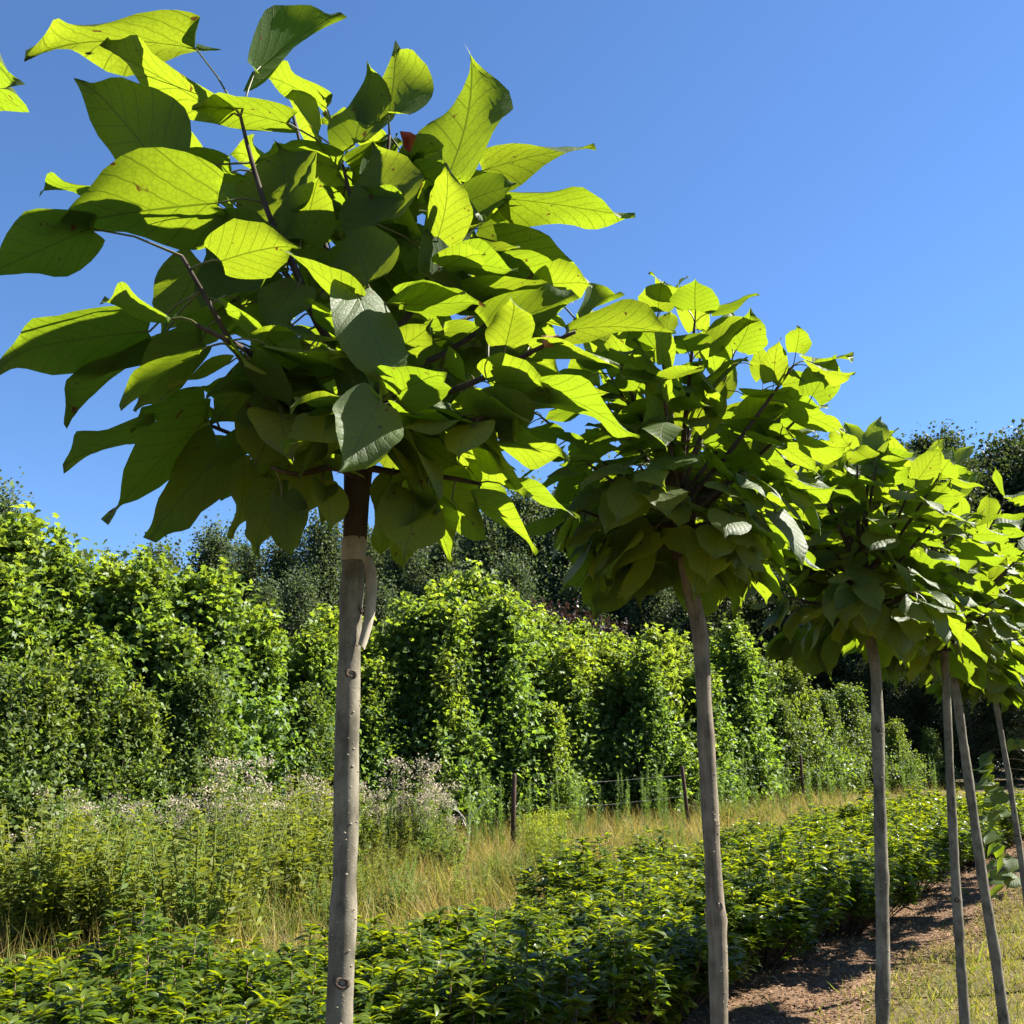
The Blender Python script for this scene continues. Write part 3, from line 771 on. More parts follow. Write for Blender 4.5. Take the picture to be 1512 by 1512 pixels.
t3, _, p3, r3 = catalpa_base('second catalpa along the row from the tape-wrapped one', 3.85,
    [(1278, 915), (1284, 940), (1291, 975), (1294, 1000), (1298, 1150), (1302, 1300), (1304, 1412), (1303, 1512)], .0250, seed=8)
grow_crown(t3, p3[0], 35, 32, up=.40, out=.46, leaf=.175, limit=290, headh=.26)
t4, _, p4, r4 = catalpa_base('third catalpa along the row from the tape-wrapped one, slim stem', 4.75,
    [(1394, 955), (1395, 985), (1397, 1010), (1403, 1150), (1411, 1300), (1418, 1412), (1425, 1512)], .0215, seed=9)
grow_crown(t4, p4[0], 36, 30, leaf=.175, limit=280)
t5, _, p5, r5 = catalpa_base('fourth catalpa along the row from the tape-wrapped one, stem leaning', 5.75,
    [(1402, 970), (1408, 1005), (1413, 1030), (1430, 1150), (1451, 1300), (1470, 1412), (1483, 1512)], .0275, seed=10)
grow_crown(t5, p5[0], 37, 30, leaf=.175, limit=280)
t6, _, p6, r6 = catalpa_base('fifth catalpa along the row from the tape-wrapped one', 6.9,
    [(1464, 1010), (1470, 1035), (1490, 1150), (1507, 1264), (1516, 1330)], .0205, seed=11)
grow_crown(t6, p6[0], 38, 30, leaf=.175, limit=280)
rx, ry = 4.02, 7.9
for k in range(7):
    nm = 'catalpa farther along the row with leafy shoots low on its stem' if k == 0 else 'catalpa at the far end of the row, past the one with low shoots'
    t, _, pp, rr = catalpa_base(nm, bare=(rx + .74 * k, ry + 1.0 * k, 1.92), radius=.023, seed=40 + k)
    grow_crown(t, pp[0], 50 + k, 24, leaf=.185, limit=170 if k < 3 else 120)
    if k == 0:
        rg = random.Random(4)
        for j in range(15):                                              # shoots low on the stem
            z = .42 + .075 * j
            s = Vector((0, 0, z)); a = math.pi + rg.uniform(-.8, .8)
            e = s + Vector((math.cos(a) * .30, math.sin(a) * .30, .05))
            me, P = branch_mesh([s, (s + e) * .5 + Vector((0, 0, .02)), e], .004, .0025, rg)
            link('branch', me, t)
            for q in range(2):
                stalked_leaf(t, rg, e, Vector((math.cos(a + rg.uniform(-.7, .7)), math.sin(a + rg.uniform(-.7, .7)), rg.uniform(-.9, .1))), Vector((rg.uniform(-.5, .5), -.4, 1)), rg.uniform(.12, .18))

# ------------------------------------------------------------------ laurel bed
LAUREL_LEAF = (np.array([(0, 0, 0), (-.13, .22, .05), (0, .26, .0), (.13, .22, .05), (-.17, .52, .0), (0, .56, -.05), (.17, .52, .0), (-.10, .82, -.14), (0, .84, -.18), (.10, .82, -.14), (0, 1.03, -.32)]),
               [np.array([[1, 2, 5, 4], [2, 3, 6, 5], [4, 5, 8, 7], [5, 6, 9, 8]]), np.array([[0, 2, 1], [0, 3, 2], [7, 8, 10], [8, 9, 10]])])
def laurel(seed, h=.55, r=.37, shoots=24):
    rg = np.random.default_rng(seed); mb = MB(); st = MB()
    for i in range(shoots):
        a = i * 2.4 + rg.uniform(-.3, .3); rr = r * math.sqrt((i + .5) / shoots)
        hh = h * (1 - .35 * (rr / r) ** 2) * rg.uniform(.72, 1.05)
        top = np.array([rr * math.cos(a), rr * math.sin(a), hh])
        bot = np.array([rr * .25 * math.cos(a), rr * .25 * math.sin(a), -.03])
        mid = (top * .62 + bot * .38) + np.array([rr * .28 * math.cos(a), rr * .28 * math.sin(a), 0])
        tube(st, [bot, mid, top], [.0055, .004, .002], 4)
        n = 62
        u = rg.uniform(.22, 1.0, n) ** .7
        u[:7] = rg.uniform(.93, 1.0, 7)
        P = np.where(u[:, None] < .55, bot + (mid - bot) * (u[:, None] / .55), mid + (top - mid) * ((u[:, None] - .55) / .45))
        az = rg.uniform(0, 6.28, n) + np.arange(n) * 2.4
        up = np.where(u > .9, rg.uniform(.2, 1.0, n), rg.uniform(-.1, .6, n))
        Y = np.stack([np.cos(az), np.sin(az), up], 1)
        Z = np.stack([rg.normal(0, .3, n), rg.normal(0, .3, n), np.ones(n)], 1)
        S = rg.uniform(.060, .098, n) * np.where(u > .93, .8, 1)
        g = rg.uniform(.75, 1.15, n)
        young = np.clip((u - .8) / .2, 0, 1) * rg.uniform(.3, 1, n)
        tint = np.stack([g * (.85 + .9 * young), g * (.92 + .42 * young), g * (.9 + .1 * young)], 1)
        scatter(mb, LAUREL_LEAF[0], LAUREL_LEAF[1], P, frames(Y, Z), S, tint)
    root = empty('laurel_shrub', (0, 0, 0))
    link('foliage', mb.mesh('laurel_foliage', M['laurel']), root)
    link('stem', st.mesh('laurel_stem', M['laurel_stem']), root)
    return root
protos = [laurel(300 + i, .55 * (1, .92, 1.08, .98, 1.2)[i]) for i in range(5)]
rgl = random.Random(12); used = set()
def in_bed(x, y):
    f = float(hedge_front_x(y))
    if x > f - .22: return False
    if y < 4.5: return False
    # back edge
    if x < -.9: back = y < 6.35 + .10 * math.sin(x * 3)
    else: back = y < 6.6 + 1.60 * (x + .9) + .2 * math.sin(x * 2.2)
    return back and y < 18.3
def put_laurel(x, y, s=1.0):
    k = rgl.randrange(5)
    o = protos[k] if k not in used else copy_tree(protos[k])
    used.add(k)
    o.location = (x, y, gz(x, y) + .008); o.rotation_euler = (0, 0, rgl.uniform(0, 6.28)); o.scale = (s, s, s)
    prop(o, 'knee-high glossy green laurel shrub planted in the dense bed beside the path', 'shrub', 'laurel shrubs in the bed')
cand = []
dx, dy = .584, .811                                                       # along the rows
for a in range(-30, 50):
    for b in range(-4, 26):
        x = 1.35 + dx * .47 * a - dy * .44 * b - .3; y = 6.75 + dy * .47 * a + dx * .44 * b
        x += rgl.uniform(-.08, .08); y += rgl.uniform(-.08, .08)
        if in_bed(x, y) and abs(x / y) < .68: cand.append((x, y))
cand.sort(key=lambda c: c[1])
for x, y in cand[:298]: put_laurel(x, y, rgl.uniform(.85, 1.28))
N_LAUREL = len(cand)

# ------------------------------------------------------------------ background trees
STAR = []
for k in range(10):
    a = -math.pi / 2 + k * math.pi / 5
    r = (.12, .44, .30, .52, .30, .62, .28, .50, .32, .42)[k]
    STAR.append((r * math.cos(a), .45 + r * math.sin(a), (0, -.10, .05, -.12, .06, -.16, .05, -.04, .07, -.10)[k]))
STAR = (np.array(STAR), [np.array([[0, 1, 2, 3, 4, 5]]), np.array([[0, 5, 6, 7, 8, 9]])])
OVAL = (np.array([(0, 0, 0), (-.3, .35, .05), (.3, .35, .05), (-.24, .75, -.02), (.24, .75, -.02), (0, 1.05, -.12)]), [np.array([[1, 0, 2, 2]])[:, :3], np.array([[1, 2, 4, 3]]), np.array([[3, 4, 5]])])
DIAM = (np.array([(0, 0, 0), (-.42, .45, .06), (0, 1, -.05), (.42, .45, .06)]), [np.array([[0, 3, 2, 1]])])
def crown(seed, h0, h, prof, nclump, nleaf, csize, lsize, tpl, tintf, stretch=1.0, droop=.2, limb_r=.02, trunk_r=.05, mat='gum', inner=.55, trunk_top=.9, shoots=70, shoot_len=.7, rag=1.0):
    """prof(u) gives the crown radius at relative height u."""
    rg = np.random.default_rng(seed); mb = MB(); tk = MB()
    tp = [(0, 0, -.1)]; n = 8
    for k in range(1, n + 1):
        tp.append((.03 * h * .3 * rg.normal() * .3, .03 * h * .3 * rg.normal() * .3, h * trunk_top * k / n))
    tube(tk, tp, [trunk_r * (1 - .85 * k / n) for k in range(n + 1)], 7)
    for c in range(nclump):
        u = (c + rg.uniform(0, 1)) / nclump
        # more clumps where the crown is wide
        u = min(.995, max(0.0, u ** .95))
        az = c * 2.39996 + rg.uniform(-.4, .4)
        rr = prof(u) * (inner + (1 - inner) * math.sqrt(rg.uniform(0, 1))) * (1 + rag * (rg.uniform(-.38, .2) + .22 * math.sin(2 * az + 9 * u + seed) + .12 * math.sin(3 * az - 14 * u + 2 * seed)))
        C = np.array([rr * math.cos(az), rr * math.sin(az), h0 + (h - h0) * u])
        if c % 3 == 0 and u < .95:
            b = np.array([0, 0, max(.1, C[2] - rr * rg.uniform(.35, .8))])
            tube(tk, [b, (b + C) * .5 + [0, 0, -.04 * rr], C], [limb_r, limb_r * .6, limb_r * .2], 4, cap=False)
        m = int(nleaf * rg.uniform(.7, 1.3))
        out = np.array([math.cos(az), math.sin(az), .35 + .8 * u])
        sz = csize * rg.uniform(.55, 1.45)
        D = np.clip(rg.normal(0, 1, (m, 3)), -1.7, 1.7) * np.array([sz, sz, sz * stretch]) * .5
        D += out[None] * (rg.uniform(-.6, .6, (m, 1)) * sz)
        P = C + D
        Y = out[None] * .5 + rg.normal(0, .65, (m, 3)) + np.array([0, 0, -droop])
        Z = out[None] * .45 + np.array([0, 0, .6]) + rg.normal(0, .62, (m, 3))
        S = lsize * rg.uniform(.65, 1.2, m)
        cl = rg.uniform(.78, 1.2)
        scatter(mb, tpl[0], tpl[1], P, frames(Y, Z), S, tintf(rg, m, u, D[:, 2] / (sz + 1e-6)) * cl)
    for c in range(shoots):                                               # long shoots that break the outline
        u = rg.uniform(.05, 1.0) ** .7; az = rg.uniform(0, 6.28); rr = prof(u) * rg.uniform(.75, 1.0)
        C = np.array([rr * math.cos(az), rr * math.sin(az), h0 + (h - h0) * u * .97])
        d = unit(np.array([math.cos(az) * (1 - .7 * u), math.sin(az) * (1 - .7 * u), .5 + .9 * u]) + rg.normal(0, .2, 3))
        L = shoot_len * rg.uniform(.5, 1.3); m = int(34 * L / shoot_len)
        t = np.sort(rg.uniform(0, 1, m))[:, None]
        P = C + d * t * L + np.clip(rg.normal(0, .42, (m, 3)), -.8, .8) * lsize * (1.1 - .6 * t)
        tube(tk, [C - d * .2, C + d * L], [limb_r * .35, limb_r * .1], 3, cap=False)
        scatter(mb, tpl[0], tpl[1], P, frames(d[None] * .3 + rg.normal(0, .7, (m, 3)) + np.array([0, 0, -droop]), np.array([0, 0, .8]) + d[None] * .4 + rg.normal(0, .4, (m, 3))),
                lsize * rg.uniform(.6, 1.1, m), tintf(rg, m, min(1, u + .12), None) * rg.uniform(.9, 1.2))
    return mb.mesh('tree_crown', M[mat], smooth=False), tk.mesh('tree_trunk', M['bark'])
def tint_plain(rg, m, u, q):
    g = rg.uniform(.7, 1.25, m)
    return np.stack([g * rg.uniform(.9, 1.12, m), g, g * rg.uniform(.8, 1.1, m)], 1)
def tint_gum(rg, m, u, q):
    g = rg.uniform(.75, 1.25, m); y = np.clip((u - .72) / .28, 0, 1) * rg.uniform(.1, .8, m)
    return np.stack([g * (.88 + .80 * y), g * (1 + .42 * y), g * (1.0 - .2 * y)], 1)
def tint_yel(rg, m, u, q):
    g = rg.uniform(.75, 1.25, m); y = .25 + .5 * np.clip((u - .3) / .7, 0, 1) * rg.uniform(.4, 1, m)
    return np.stack([g * (.88 + .75 * y), g * (1 + .35 * y), g * .9], 1)
def pf_cone(w):   return lambda u: w * (1.0 - u) ** 1.0 * (.62 + .38 * math.sin(math.pi * min(1, u * 1.5 + .15))) + .05
def pf_col(w):    return lambda u: w * math.sin(math.pi * (.10 + .86 * u)) ** .75 + .08
def pf_spire(w):  return lambda u: w * (1.0 - u) ** .55 * min(1.0, .55 + 1.8 * u) + .08
def pf_ball(w):   return lambda u: w * math.sin(math.pi * (.06 + .92 * u)) ** .6 + .15
def tree_proto(name, **k):
    root = empty(name, (0, 0, 0)); cm, tm = crown(**k)
    link('crown', cm, root); link('trunk', tm, root)
    return root
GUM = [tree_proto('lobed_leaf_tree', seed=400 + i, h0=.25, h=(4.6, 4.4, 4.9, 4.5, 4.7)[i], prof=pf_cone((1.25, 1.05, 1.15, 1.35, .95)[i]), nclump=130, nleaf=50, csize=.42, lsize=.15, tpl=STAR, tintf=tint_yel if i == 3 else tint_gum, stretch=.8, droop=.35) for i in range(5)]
HORN = [tree_proto('hornbeam_tree', seed=420 + i, h0=.1, h=(3.6, 3.3, 3.9)[i], prof=pf_cone(1.75), nclump=210, nleaf=60, csize=.34, lsize=.10, tpl=OVAL, tintf=tint_yel if i == 1 else tint_plain, stretch=.6, droop=.2, mat='hornbeam') for i in range(3)]
POP = [tree_proto('tall_poplar_tree', seed=440 + i, h0=1.0, h=(13, 12.2, 13.6, 11.5)[i], prof=pf_spire((1.9, 1.6, 2.1, 1.5)[i]), nclump=260, nleaf=110, csize=.72, lsize=.16, tpl=DIAM, tintf=tint_plain, stretch=1.5, droop=-.1, limb_r=.05, trunk_r=.16, mat='poplar', inner=.45, shoots=0, rag=.6) for i in range(4)]
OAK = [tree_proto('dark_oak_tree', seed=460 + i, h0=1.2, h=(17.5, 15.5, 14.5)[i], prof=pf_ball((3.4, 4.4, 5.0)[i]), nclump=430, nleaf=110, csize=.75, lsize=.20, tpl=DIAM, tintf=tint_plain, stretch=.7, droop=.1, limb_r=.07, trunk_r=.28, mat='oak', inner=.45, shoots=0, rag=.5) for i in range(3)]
PUR = [tree_proto('purple_leaved_tree', seed=480, h0=.4, h=4.9, prof=pf_col(.5), nclump=70, nleaf=40, csize=.26, lsize=.11, tpl=OVAL, tintf=tint_plain, stretch=1.4, mat='purple')]
rgt = random.Random(5); seen = set()
def put_tree(kind, idx, x, y, s, label, cat, group):
    p = kind[idx % len(kind)]
    o = p if p.name not in seen else copy_tree(p)
    seen.add(p.name)
    o.location = (x, y, gz(x, y)); o.rotation_euler = (0, 0, rgt.uniform(0, 6.28)); o.scale = (s, s, s * rgt.uniform(.96, 1.04))
    prop(o, label, cat, group)
def px_tree(kind, idx, px, top, Y, label, cat, group, h):
    """A tree standing at distance Y whose top shows at that height."""
    p = at_y(px, top, Y); g = gz(p.x, Y)
    put_tree(kind, idx, p.x, Y, (p.z - g) / h, label, cat, group)
GH = (4.6, 4.4, 4.9, 4.5, 4.7); HH = (3.6, 3.3, 3.9); PH = (13, 12.2, 13.6, 11.5); OH = (17.5, 15.5, 14.5)
GL = 'young tree with bright lobed leaves in the thicket behind the weeds'
for i, (px, top, Y) in enumerate([(-60, 830, 13.4), (25, 815, 14.2), (95, 850, 13.6), (165, 862, 14.4), (215, 858, 14.0), (285, 872, 15.0), (320, 868, 14.8), (385, 925, 15.6), (345, 960, 16.4),
        (480, 940, 17.2), (430, 985, 16.0), (545, 965, 17.6), (610, 900, 18.6), (575, 985, 17.0), (665, 880, 19.6), (720, 905, 19.4), (640, 960, 18.0), (760, 950, 19.0), (700, 990, 18.3),
        (825, 955, 20.2), (860, 940, 21.5), (905, 950, 21.0), (955, 960, 22.0), (1000, 960, 23.0), (1060, 970, 24.0), (800, 1000, 19.2), (880, 1010, 20.2), (960, 1020, 21.4), (1035, 1010, 22.5),
        (150, 950, 13.0), (40, 960, 12.8), (260, 960, 13.8), (-90, 900, 12.5)]):
    k = i % 5 if i not in (14, 15, 17) else 3
    Y += 2.0 if (i < 9 or i > 28) else 3.2
    px_tree(GUM, k, px, top, Y, GL if k != 3 else 'young tree with yellowish-green lobed leaves from top to bottom in the thicket', 'tree', 'young lobed-leaf trees behind the weeds' if k != 3 else 'yellowish young trees of the thicket', GH[k])
rgq = random.Random(88)
for i in range(86):                                                       # lower trees that fill between them
    px = -60 + 1150 * (i + rgq.random()) / 86
    bt = 880 if px < 330 else 955 if px < 600 else 905 if px < 750 else 955
    k = rgq.randrange(5)
    px_tree(GUM, k, px, bt + rgq.choice((-15, 10, 30, 50, 90, 140)) + rgq.uniform(-14, 14), 15.6 + px * .0078 + rgq.uniform(-1.0, 1.6), GL if k != 3 else 'young tree with yellowish-green lobed leaves from top to bottom in the thicket', 'tree', 'young lobed-leaf trees behind the weeds' if k != 3 else 'yellowish young trees of the thicket', GH[k])
HL = 'young bushy hornbeam with small dull leaves between the thicket and dark wood'
for i, (px, top, Y) in enumerate([(1120, 985, 24.5), (1165, 1000, 25), (1215, 1030, 26), (1250, 1015, 27), (1320, 1075, 27), (1372, 1080, 28), (1100, 1050, 23.5), (1185, 1075, 24.5), (1275, 1060, 28), (1150, 1040, 24)]):
    px_tree(HORN, i, px, top, Y + 3.5, HL, 'tree', 'young hornbeams before the dark wood', HH[i % 3])
for i, (px, top, Y) in enumerate([(60, 1015, 14.0), (135, 990, 14.6), (15, 1000, 13.6), (205, 1040, 15.0), (300, 1010, 15.6), (455, 1030, 18.2), (630, 1045, 20.2), (700, 1010, 21), (840, 1050, 22.5), (980, 1035, 24)]):
    px_tree(HORN, i + 1, px, top, Y, 'low layered hornbeam bush growing at the front of the lobed-leaf thicket', 'tree', 'hornbeam bushes at the front of the thicket', HH[(i + 1) % 3])
for i, (px, top, Y) in enumerate([(800, 925, 25), (840, 912, 25.5), (885, 930, 26), (915, 940, 26)]):
    px_tree(PUR, 0, px, top, Y + 4, 'slim purple-leaved young tree rising behind the green thicket', 'tree', 'purple-leaved young trees', 4.9)
PL = 'tall grey-green poplar standing behind the young thicket'
for i, (px, top, Y) in enumerate([(-10, 742, 30), (-60, 800, 31), (170, 832, 46), (235, 825, 47), (318, 795, 42), (365, 822, 44), (420, 805, 43), (478, 788, 42), (540, 800, 45), (600, 815, 44), (655, 800, 46),
        (715, 792, 43), (772, 742, 44), (830, 770, 46), (880, 730, 45), (930, 760, 47), (985, 740, 46), (1040, 720, 48), (445, 870, 38), (560, 880, 39), (760, 850, 39), (860, 840, 40), (960, 850, 41), (680, 860, 40), (395, 880, 39)]):
    px_tree(POP, i, px, top, Y, PL, 'tree', 'poplars behind the thicket', PH[i % 4])
OL = 'dark round-headed oak in the shaded wood behind the row'
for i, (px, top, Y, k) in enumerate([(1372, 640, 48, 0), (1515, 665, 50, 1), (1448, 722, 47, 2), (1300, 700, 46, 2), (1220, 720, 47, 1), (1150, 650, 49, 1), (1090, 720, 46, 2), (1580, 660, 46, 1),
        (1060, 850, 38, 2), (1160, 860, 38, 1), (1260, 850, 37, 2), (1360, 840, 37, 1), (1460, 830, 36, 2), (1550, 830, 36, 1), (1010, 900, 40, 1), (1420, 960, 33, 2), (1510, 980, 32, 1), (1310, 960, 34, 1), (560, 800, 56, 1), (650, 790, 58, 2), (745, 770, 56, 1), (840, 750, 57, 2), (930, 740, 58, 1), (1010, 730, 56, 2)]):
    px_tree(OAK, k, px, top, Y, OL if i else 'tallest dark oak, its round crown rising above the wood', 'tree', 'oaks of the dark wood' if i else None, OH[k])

# ------------------------------------------------------------------ weeds of the meadow strip
def stems_plant(seed, n, h, spread, leaf_n, leaf_len, leaf_w, mat_tint, top=None, name='weed', up=.5):
    rg = np.random.default_rng(seed); root = empty(name, (0, 0, 0)); st = MB(); lf = MB(); fl = MB()
    tpl = (np.array([(0, 0, 0), (-leaf_w, .45, .03), (leaf_w, .45, .03), (0, 1, -.10)]), [np.array([[0, 2, 3, 1]])])
    for i in range(n):
        a = rg.uniform(0, 6.28); r = spread * math.sqrt(rg.uniform(0, 1)); hh = h * rg.uniform(.45, 1.15)
        b = np.array([r * .45 * math.cos(a), r * .45 * math.sin(a), -.04]); t = np.array([r * math.cos(a), r * math.sin(a), hh])
        m = (b + t) * .5 + rg.normal(0, .02, 3)
        tube(st, [b, m, t], [.006, .005, .0025], 4, tint=mat_tint)
        u = rg.uniform(.08, 1, leaf_n)
        P = b + (t - b) * u[:, None]
        az = rg.uniform(0, 6.28, leaf_n)
        Y = np.stack([np.cos(az), np.sin(az), rg.uniform(up - .4, up + .4, leaf_n)], 1)
        Z = np.stack([rg.normal(0, .4, leaf_n), rg.normal(0, .4, leaf_n), np.ones(leaf_n)], 1)
        g = rg.uniform(.7, 1.25, leaf_n)[:, None] * np.array(mat_tint)
        scatter(lf, tpl[0], tpl[1], P, frames(Y, Z), leaf_len * rg.uniform(.6, 1.2, leaf_n) * (1.15 - .6 * u), g)
        if top:
            k, sz, col, spr = top
            P = t + rg.normal(0, 1, (k, 3)) * np.array([spr, spr, spr * .75])
            Y = rg.normal(0, 1, (k, 3)); Z = rg.normal(0, 1, (k, 3))
            g = rg.uniform(.75, 1.25, k)[:, None] * np.array(col)
            scatter(fl, DIAM[0] * np.array([1.1, 1, 1]), DIAM[1], P, frames(Y, Z), sz * rg.uniform(.6, 1.3, k), g)
            for _ in range(5):
                e = t + rg.normal(0, 1, 3) * spr * .8
                tube(st, [t - [0, 0, spr * 1.6], e], [.0022, .0012], 3, tint=mat_tint, cap=False)
    link('stem', st.mesh('weed_stem', M['weed']), root); link('foliage', lf.mesh('weed_foliage', M['weed'], smooth=False), root)
    if top: fh = link('seed_head' if top[2][0] > .7 and top[2][2] > .6 else 'flower_head', fl.mesh('weed_head', M['fluff'] if top[2][2] > .6 else M['weed'], smooth=False), root); fh['kind'] = 'stuff'
    return root
FLUFF = [stems_plant(500 + i, 12, 1.05, .34, 55, .11, .13, (1.0, 1.0, 1.0), (60, .024, (1, .98, .92), .050), 'fluffy_seeding_weed', .3) for i in range(3)]
SPIRE = [stems_plant(520 + i, (2, 4, 3)[i], 1.15, .14, 190, .11, .06, (.95, 1.12, .95), None, 'spire_weed', .8) for i in range(3)]
GOLD = [stems_plant(540 + i, 14, .85, .30, 60, .10, .10, (1.25, 1.15, .7), (60, .022, (2.0, 1.75, .5), .07), 'yellow_flowering_weed', .6) for i in range(2)]
BUSHW = [stems_plant(560 + i, 16, .80, .46, 60, .10, .19, ((1, 1.1, .9), (1.35, 1.2, .6), (1.15, 1.0, .62))[i], None, 'leafy_weed', .4) for i in range(3)]
rgw = random.Random(31)
def put_weed(kind, px, py, s, label, cat, group, jit=0):
    p = kind[rgw.randrange(len(kind))]
    o = p if p.name not in seen else copy_tree(p)
    seen.add(p.name)
    g = on_ground(px, py)
    o.location = (g.x, g.y, gz(g.x, g.y)); o.rotation_euler = (0, 0, rgw.uniform(0, 6.28)); o.scale = (s,) * 3
    prop(o, label, cat, group)
for (px, py, s) in [(75, 1330, 1.25), (110, 1335, 1.1), (205, 1315, 1.2), (245, 1325, 1.15), (280, 1320, 1.1), (325, 1300, 1.25), (355, 1305, 1.2), (385, 1300, 1.15), (440, 1285, 1.35), (475, 1285, 1.4), (545, 1280, 1.1),
        (590, 1275, 1.1), (620, 1275, 1.1), (650, 1278, .9), (30, 1345, 1.0), (410, 1300, 1.1), (640, 1290, .9), (560, 1290, .9)]:
    put_weed(FLUFF, px + rgw.uniform(-8, 8), py + rgw.uniform(-12, 14), s * rgw.uniform(.7, 1.12), 'tall weed topped with pinkish-white seed fluff before the thicket', 'weed', 'fluffy seeding weeds')
for i in range(34):
    px = 690 + 700 * (i + rgw.random()) / 34
    py = 1262 - (px - 690) * .135 + rgw.uniform(-8, 10)
    put_weed(SPIRE, px, py, rgw.uniform(.75, 1.15), 'tall narrow pale green weed spire standing along the fence', 'weed', 'weed spires along the fence')
for (px, py, s) in [(568, 1290, 1.35), (615, 1280, .8), (640, 1275, .9), (500, 1290, .9), (420, 1300, .8), (712, 1258, .9), (730, 1255, .8)]:
    put_weed(SPIRE, px, py, s, 'single green weed spire growing among the fluffy weeds', 'weed', 'weed spires among the fluff')
for (px, py, s) in [(795, 1297, .7), (805, 1292, .8), (825, 1288, .8), (790, 1285, .75), (815, 1280, .7)]:
    put_weed(GOLD, px, py, s, 'yellow-green flowering weed growing beside the fence post', 'weed', 'yellow flowering weeds')
WL = (('low leafy mid-green weed in the dry grass strip', 'mid-green weeds of the strip'), ('low yellowish-green leafy weed in the dry grass strip', 'yellowish weeds of the strip'), ('low olive-brown leafy weed in the dry grass strip', 'olive weeds of the strip'))
for i in range(140):
    if i < 66:
        px = rgw.uniform(-20, 520) if i < 56 else rgw.uniform(520, 660)
        py = 1385 - px * .15 + rgw.uniform(-60, 45) * (1.25 if px < 260 else .8); sc_ = rgw.choice((.5, .8, 1.0, 1.25, 1.55)) * rgw.uniform(.85, 1.1)
    else:
        px = rgw.uniform(120, 1150); py = 1385 - max(0, px - 350) * .17 + rgw.uniform(-45, 25); sc_ = rgw.uniform(.28, .72)
    if i < 14: px, py, sc_ = rgw.uniform(-20, 330), rgw.uniform(1375, 1425), rgw.uniform(1.1, 1.6)
    k = rgw.choice((0, 0, 1, 2, 2))
    put_weed([BUSHW[k]], px, py, sc_, WL[k][0], 'weed', WL[k][1])
# ------------------------------------------------------------------ grass
BLADE = (np.array([(-.5, 0, 0), (.5, 0, 0), (-.38, .45, .06), (.38, .45, .06), (0, 1, .28)]), [np.array([[0, 1, 3, 2]]), np.array([[2, 3, 4, 4]])[:, :3]])
def grass(name, XY, hmin, hmax, w, tints, seed, lean=.35):
    rg = np.random.default_rng(seed); n = len(XY); mb = MB()
    P = np.stack([XY[:, 0], XY[:, 1], ground(XY[:, 0], XY[:, 1]) - .01], 1)
    Y = np.stack([rg.normal(0, lean, n), rg.normal(0, lean, n), np.ones(n)], 1)
    az = rg.uniform(0, 6.28, n); Z = np.stack([np.cos(az), np.sin(az), np.zeros(n)], 1)
    L = rg.uniform(hmin, hmax, n)
    S = np.stack([np.full(n, w) * rg.uniform(.6, 1.4, n), L, L], 1)
    tn = np.array(tints)[rg.integers(0, len(tints), n)] * rg.uniform(.75, 1.25, (n, 1))
    scatter(mb, BLADE[0], BLADE[1], P, frames(Y, Z), S, tn)
    return mb.mesh(name, M['grass'], smooth=False)
rgn = np.random.default_rng(9)
# dry meadow strip behind the bed
n = 420000
X = rgn.uniform(-11, 14, n); Yy = rgn.uniform(6.0, 27, n)
keep = (np.abs(X / Yy) < .66) & (rgn.uniform(0, 1, n) < np.clip(9.0 / Yy, .25, 1))
back = np.where(X < -.9, 6.35, 6.6 + 1.60 * (X + .9))
keep &= Yy > back - .1
clump = np.sin(X * 2.1 + np.sin(Yy * 1.7) * 2) * np.sin(Yy * 2.6 + np.sin(X * 1.3) * 2)
keep &= (clump + rgn.uniform(-.9, .9, n)) > -.35
XY = np.stack([X, Yy], 1)[keep]
gsel = (np.sin(XY[:, 0] * 1.3 + 1) * np.sin(XY[:, 1] * 1.1 + .4) + rgn.uniform(-.8, .8, len(XY))) > .6
o = link('dry_grass', grass('dry_grass', XY[~gsel], .10, .62, .007, [(2.1, 1.45, 2.1), (1.8, 1.2, 1.6), (2.4, 1.75, 2.7), (1.2, 1.0, .8), (.9, 1.0, .7)], 21, .75))
prop(o, 'tall dry straw-coloured grass between the laurel bed and the thicket', 'grass', kind='stuff')
o = link('green_grass', grass('green_grass', XY[gsel], .10, .46, .008, [(.75, .95, .8), (1.0, 1.15, .8), (1.3, 1.25, .8)], 22, .45))
prop(o, 'green grass mixed into the dry meadow strip', 'grass', kind='stuff')
# mown grass beside the path, under the row
n = 90000
Yy = rgn.uniform(5.6, 17, n); off = rgn.uniform(.6, 5.5, n)
X = hedge_front_x(Yy) + off
keep = (X / Yy < .66) & (rgn.uniform(0, 1, n) < np.clip((off - .58) * 1.8, .05, 1)) & (rgn.uniform(0, 1, n) < np.clip(8.5 / Yy, .3, 1))
XY = np.stack([X, Yy], 1)[keep]
o = link('mown_grass', grass('mown_grass', XY, .035, .11, .006, [(1.35, 1.25, .8), (1.0, 1.1, .7), (2.0, 1.6, 1.6), (1.7, 1.5, .9)], 23, .7))
prop(o, 'short yellowing grass growing under the row of catalpas', 'grass', kind='stuff')
n = 60                                                                    # wider blades at the edge of the dirt
Yy = rgn.uniform(5.8, 12, n); X = hedge_front_x(Yy) + rgn.uniform(.35, 1.9, n)
o = link('coarse_grass', grass('coarse_grass', np.stack([X, Yy], 1), .10, .24, .014, [(1.3, 1.5, .8), (.9, 1.1, .8)], 24, .8))
prop(o, 'coarse green grass blades at the edge of the dirt path', 'grass', kind='stuff')
